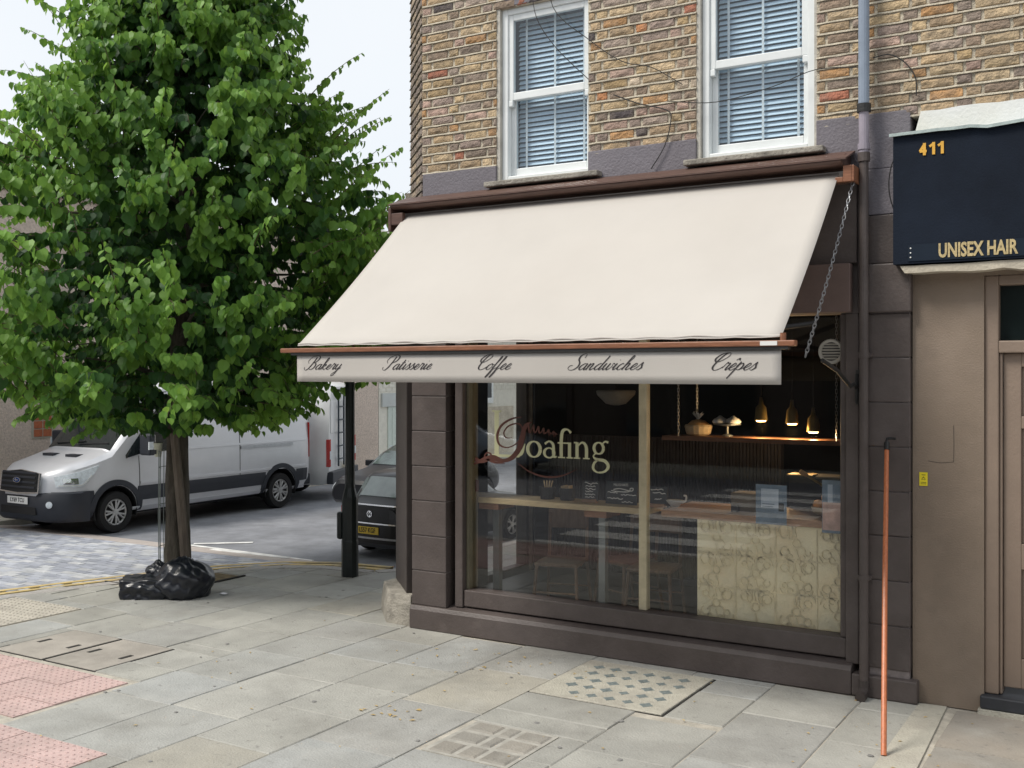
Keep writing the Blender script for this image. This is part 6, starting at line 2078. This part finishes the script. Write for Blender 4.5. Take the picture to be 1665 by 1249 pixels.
# ------------------------------------------------------------------ street tree
TX, TY = TREE
tr = thing('street_tree', 'leafy lime tree in full green leaf at the pavement edge, hiding the van roof', 'tree', (TX, TY, 0))
rt = random.Random(12)
mb = MB()
cen = [Vector((TX, TY, -.05)), Vector((TX - .005, TY, .5)), Vector((TX - .03, TY + .01, 1.1)), Vector((TX - .02, TY, 1.8)), Vector((TX + .03, TY, 2.7)), Vector((TX + .05, TY + .05, 4.0)), Vector((TX + .08, TY, 5.6)), Vector((TX + .06, TY, 7.2))]
rad = [.15, .128, .118, .108, .095, .07, .04, .012]
trunk_pts = [Vector(p) for p in bez([tuple(c) for c in cen], 6)]
trunk_r = [q[0] for q in bez([(r_, 0) for r_ in rad], 6)]
n = 18
vs = []
for p, r_ in zip(trunk_pts, trunk_r):
    for j in range(n):
        a = 2 * math.pi * j / n
        rr = r_ * (1 + .06 * math.sin(a * 5 + p.z * 2) + .03 * math.sin(a * 11 + p.z * 9) + rt.uniform(-.03, .03))
        vs.append((p.x + rr * math.cos(a), p.y + rr * math.sin(a), p.z))
k = len(trunk_pts)
mb.add(vs, [(i * n + j, i * n + (j + 1) % n, (i + 1) * n + (j + 1) % n, (i + 1) * n + j) for i in range(k - 1) for j in range(n)] + [tuple(range(n))[::-1]])
mb.build('trunk', M['bark'], tr, smooth=True)
def trunk_at(z):
    return min(trunk_pts, key=lambda p: abs(p.z - z))
# crown envelope: radius against height (metres above pavement)
ENV = [(1.72, 1.1), (1.9, 1.66), (2.15, 1.98), (2.6, 2.12), (3.4, 2.24), (4.2, 2.12), (5.0, 1.70), (5.7, 1.36), (6.4, 1.04), (7.0, .72), (7.7, .28)]
limbs = MB(); twigs = MB()
shoots = []
up = Vector((0, 0, 1))
def shoot(start, az, length, rise, droop):
    """curve from start: outwards, rising and then arching over"""
    d = Vector((math.cos(az), math.sin(az), 0))
    pts = []
    for i in range(9):
        t = i / 8
        pts.append(start + d * (length * t) + up * (length * (rise * t - droop * t * t)))
    return pts
for i in range(34):
    z = 1.75 + (i / 34) ** .95 * 5.1
    az = i * 2.399 + rt.uniform(-.3, .3)
    Rz = interp(ENV, z + .25)
    L_ = Rz * rt.uniform(.66, .86)
    p = shoot(trunk_at(z), az, L_, rt.uniform(.25, .5), .22)
    limbs.tube(p, [max(.006, .034 * (1 - t / 9) * (1.2 - z / 9)) for t in range(9)], 6)
    shoots.append((p, 0))
lb_o = limbs.build('limb', M['bark'], tr, smooth=True)
# leaf shoots all over the crown
LEAVES = []          # (position, outward axis, normal, size, colour)
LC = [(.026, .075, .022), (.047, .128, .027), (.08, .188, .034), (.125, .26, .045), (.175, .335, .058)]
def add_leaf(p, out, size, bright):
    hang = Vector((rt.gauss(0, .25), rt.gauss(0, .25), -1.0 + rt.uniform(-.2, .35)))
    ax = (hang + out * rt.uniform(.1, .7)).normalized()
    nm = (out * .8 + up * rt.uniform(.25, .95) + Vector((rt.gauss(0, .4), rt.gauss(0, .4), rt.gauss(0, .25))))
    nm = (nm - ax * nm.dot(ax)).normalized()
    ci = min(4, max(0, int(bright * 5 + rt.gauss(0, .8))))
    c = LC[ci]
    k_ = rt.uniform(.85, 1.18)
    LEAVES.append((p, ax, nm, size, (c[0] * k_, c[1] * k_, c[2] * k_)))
for i in range(2250):
    # pick a height by circumference
    while True:
        z = rt.uniform(1.72, 7.6)
        if rt.random() < interp(ENV, z) / 2.06 + .08:
            break
    az = rt.uniform(0, 2 * math.pi)
    cl_n = math.sin(az * 4 + z * 3.3 + 1.0) * math.sin(z * 4.1 - az * 2 + .5) + .5 * math.sin(az * 9 - z * 5.3)
    lob = 1 + .06 * cl_n + .10 * math.sin(az * 3 + z * 1.9) + .08 * math.sin(az * 5 - z * 3.1) + .06 * math.sin(z * 5 + az * 2)
    Rz = interp(ENV, z) * lob
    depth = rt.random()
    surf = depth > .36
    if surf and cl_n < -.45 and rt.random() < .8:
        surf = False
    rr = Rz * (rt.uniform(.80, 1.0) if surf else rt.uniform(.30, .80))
    if surf:
        L_ = rt.uniform(.30, .62)
        rise = rt.uniform(.2, 1.5) if z > 2.2 else rt.uniform(-.35, .6)
    else:
        L_ = rt.uniform(.3, .6); rise = rt.uniform(-.1, .6)
    r0 = max(.05, rr - L_ * .8)
    c0 = trunk_at(z)
    st_ = Vector((c0.x + r0 * math.cos(az), c0.y + r0 * math.sin(az), z - L_ * rise * .5))
    a2 = az + rt.gauss(0, .35)
    p = shoot(st_, a2, L_, rise, .45 if z > 2.2 else .35)
    twigs.tube(p[::2], [.006, .005, .004, .003, .0015], 4, caps=False)
    out0 = Vector((math.cos(a2), math.sin(a2), .15)).normalized()
    bright = (.58 + .14 * cl_n if surf else .12) + rt.gauss(0, .15)  # crown light and shade put into leaf colour: inside dark, clumps and tips lighter
    nl = int(L_ / .030)
    for j in range(nl):
        t = (j + rt.random() * .6) / nl
        t = t ** .85
        q = p[min(8, int(t * 8))].lerp(p[min(8, int(t * 8) + 1)], t * 8 - int(t * 8))
        side = Vector((-out0.y, out0.x, 0)) * (1 if j % 2 else -1)
        sz = rt.uniform(.075, .140) * (1.08 - .45 * t * t)
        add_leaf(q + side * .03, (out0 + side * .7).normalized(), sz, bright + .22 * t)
for i in range(95):
    z = rt.uniform(1.9, 7.3)
    az = rt.uniform(0, 2 * math.pi)
    Rz = interp(ENV, z)
    L_ = rt.uniform(.45, .8)
    c0 = trunk_at(z); r0 = max(.1, Rz * 1.02 - L_ * .45)
    st_ = Vector((c0.x + r0 * math.cos(az), c0.y + r0 * math.sin(az), z - .1))
    a2 = az + rt.gauss(0, .3)
    p = shoot(st_, a2, L_, rt.uniform(.3, 1.3), rt.uniform(.15, .4))
    twigs.tube(p[::2], [.006, .005, .004, .003, .0015], 4, caps=False)
    out0 = Vector((math.cos(a2), math.sin(a2), .3)).normalized()
    side0 = Vector((-out0.y, out0.x, 0))
    n_l = int(L_ / .042)
    for j in range(n_l):
        t = (j + .5) / n_l
        q = p[min(7, int(t * 8))].lerp(p[min(7, int(t * 8)) + 1], t * 8 - min(7, int(t * 8)))
        sd_ = side0 * (1 if j % 2 else -1)
        add_leaf(q + sd_ * .02, (out0 * .5 + sd_ * .7).normalized(), rt.uniform(.08, .12) * (1.1 - .6 * t), .62 + .3 * t + rt.gauss(0, .12))  # outer tips coloured lighter, as if catching the top light
twigs.build('twigs', M['twig'], tr, kind='stuff')
# leaf shape: heart with a folded midrib
LV = [(0, 0, 0), (.0, .30, -.03), (0, .62, -.055), (0, 1.0, -.13), (-.26, .02, .055), (-.44, .30, .06), (-.36, .62, .02), (.26, .02, .055), (.44, .30, .06), (.36, .62, .02)]
LF = [(0, 1, 5, 4), (1, 2, 6, 5), (2, 3, 6), (0, 7, 8, 1), (1, 8, 9, 2), (2, 9, 3)]
camv = Vector(cam.location)
order = sorted(range(len(LEAVES)), key=lambda i: (LEAVES[i][0] - camv).length - 1.5 * LEAVES[i][3] * 10)
near = set()
fwd = Vector((-.5193, .8546, 0)); rgt = Vector((.8546, .5193, 0))
for i in order:
    v = LEAVES[i][0] - camv
    d = v.dot(fwd); a = v.dot(rgt) / d; b = v.z / d
    if -.47 < a < .47 and -.3 < b < .34:
        near.add(i)
    if len(near) >= 300:
        break
lm_cache = {}
fol = MB()
for i, (p, ax, nm, sz, c) in enumerate(LEAVES):
    sd = ax.cross(nm)
    if i in near:
        q = (round(c[1] * 40), rt.randint(0, 1))
        if q not in lm_cache:
            m_ = MB(); m_.col = c
            w = 1 + .12 * q[1]
            m_.add([(x * w, y, z * (1 + q[1])) for x, y, z in LV], LF)
            lm_cache[q] = m_.mesh('leaf', M['leaf'])
        o = link('leaf', lm_cache[q], None, tr)
        mt = Matrix((( sd.x, ax.x, nm.x, 0), (sd.y, ax.y, nm.y, 0), (sd.z, ax.z, nm.z, 0), (0, 0, 0, 1)))
        o.matrix_basis = Matrix.Translation(p - OFF[tr.name]) @ mt @ Matrix.Scale(sz, 4)
    else:
        fol.col = c
        w = rt.uniform(.9, 1.15); cu = rt.uniform(.6, 2.2)
        fol.add([p + sd * (x * sz * w) + ax * (y * sz) + nm * (z * sz * cu) for x, y, z in LV], LF)
fo = fol.build('foliage', M['leaf'], tr, kind='stuff')
print('leaves', len(LEAVES))
sk = MB(); sk.box(-.045, .045, -.045, .045, 0, 1.0, None)
stake = thing('tree_stake', 'rough wooden stake tilted against the right of the tree trunk', 'stake', (TX + .17, TY - .10, 0))
mb = MB(); mb.tube([(TX + .20, TY - .06, -.02), (TX + .15, TY - .10, .8), (TX + .08, TY - .13, 1.57)], [.052, .05, .046], 7); mb.build('stake', M['stake'], stake)
gd = thing('tree_guard', 'thin broken wire guard left standing on the left of the trunk', 'tree guard', (TX - .2, TY - .1, 0))
for k_ in range(5):
    a = R(165 + k_ * 22)
    mb = MB(); mb.tube([(TX + .20 * math.cos(a), TY + .20 * math.sin(a), .0), (TX + .205 * math.cos(a), TY + .205 * math.sin(a), .7), (TX + .20 * math.cos(a), TY + .2 * math.sin(a), 1.38)], .0045, 5); mb.build('upright', M['wire'], gd)
for z in (.35, .8, 1.2, 1.37):
    mb = MB(); mb.tube([(TX + .2 * math.cos(R(a)), TY + .2 * math.sin(R(a)), z) for a in range(160, 262, 12)], .004, 5); mb.build('hoop', M['wire'], gd)
cp = thing('paper_cup', 'pale paper cup wedged on top of the wire guard left of the trunk', 'cup', (TX - .19, TY - .08, 1.37))
mb = MB(); mb.lathe([(.034, 1.31), (.048, 1.455), (.051, 1.46), (.044, 1.455), (.032, 1.32)], 18, Matrix.Translation((TX - .18, TY - .12, 0))); mb.build('cup_body', M['cup'], cp, smooth=True)
mb = MB(); mb.box(TX - .20, TX - .16, TY - .165, TY - .16, 1.34, 1.385); mb.build('print', M['plastic'], cp)
mb = MB(); mb.box(-4.0, -2.97, -.03, .93, -.04, -.003); mb.build('tree_pit', M['soil'], pavement)
mb = MB(); mb.box(-2.98, -2.95, -.05, .95, -.03, .012); mb.box(-4.0, -2.98, -.05, -.03, -.03, .008); mb.build('pit_edging', M['dark_gap'], pavement)

# ------------------------------------------------------------------ bin bags
def bag(name, label, loc, sx_, sy_, sz_, seed, boxy=.0, knot=True):
    r8 = random.Random(seed)
    bm = bmesh.new()
    bmesh.ops.create_icosphere(bm, subdivisions=5, radius=1)
    ph = [r8.uniform(0, 6.28) for _ in range(12)]
    for v in bm.verts:
        n_ = v.co.normalized()
        a = math.atan2(n_.y, n_.x); el = n_.z
        k_ = 1.0
        if boxy:
            m_ = max(abs(n_.x), abs(n_.y), abs(n_.z))
            k_ = (1 - boxy) + boxy * (.82 / m_)
        # creases gathered towards the knot
        g = max(0, el) ** 1.5
        cr = .07 * g * abs(math.sin(a * 4.5 + ph[0] + el * 2)) + .04 * abs(math.sin(a * 7 + ph[1] - el * 5))
        ds = .06 * math.sin(n_.x * 4 + ph[2]) * math.sin(n_.y * 5 + ph[3]) + .05 * math.sin(n_.z * 6 + n_.x * 3 + ph[4]) + .018 * math.sin(n_.y * 9 + n_.z * 7 + ph[5])
        ds += .03 * (1 - abs(math.sin(n_.x * 4 + n_.y * 5 + n_.z * 3 + ph[6]))) ** 3 + .025 * (1 - abs(math.sin(n_.x * 5 - n_.y * 4 + n_.z * 3 + ph[7]))) ** 3
        rr = k_ + ds - cr
        co = n_ * rr
        co.z = max(co.z, -.62)
        if knot and el > .93:
            co.z += (el - .93) * 2.6
        v.co = Vector((co.x * sx_, co.y * sy_, (co.z + .62) * sz_ / 1.62))
    me = bpy.data.meshes.new(name)
    bm.to_mesh(me); bm.free()
    for p in me.polygons: p.use_smooth = True
    me.materials.append(M['bin_bag'])
    o = bpy.data.objects.new(name, me); COL.objects.link(o)
    o.location = loc
    return tag(o, label, 'rubbish bag')
b1 = bag('bin_bag', 'plump black bin bag slumped against the foot of the tree', (-2.72, -.12, .0), .30, .27, .37, 3)
b1.rotation_euler = (0, 0, R(30))
b2 = bag('bin_bag', 'low flat black bin bag lying left of the plump one', (-3.02, -.30, .0), .30, .26, .22, 8, boxy=.75)
b2.rotation_euler = (0, 0, R(31))
b3 = bag('bin_bag', 'crumpled empty black bag lying on top of the flat one', (-3.02, -.17, .15), .15, .10, .17, 14)
tr_ = MB(); tr_.box(-2.43, -2.36, .08, .13, .002, .02); tag(tr_.build('food_tray', M['chrome']), 'small crushed foil tray on the ground right of the bin bags', 'litter')
print('objects', len(bpy.data.objects))
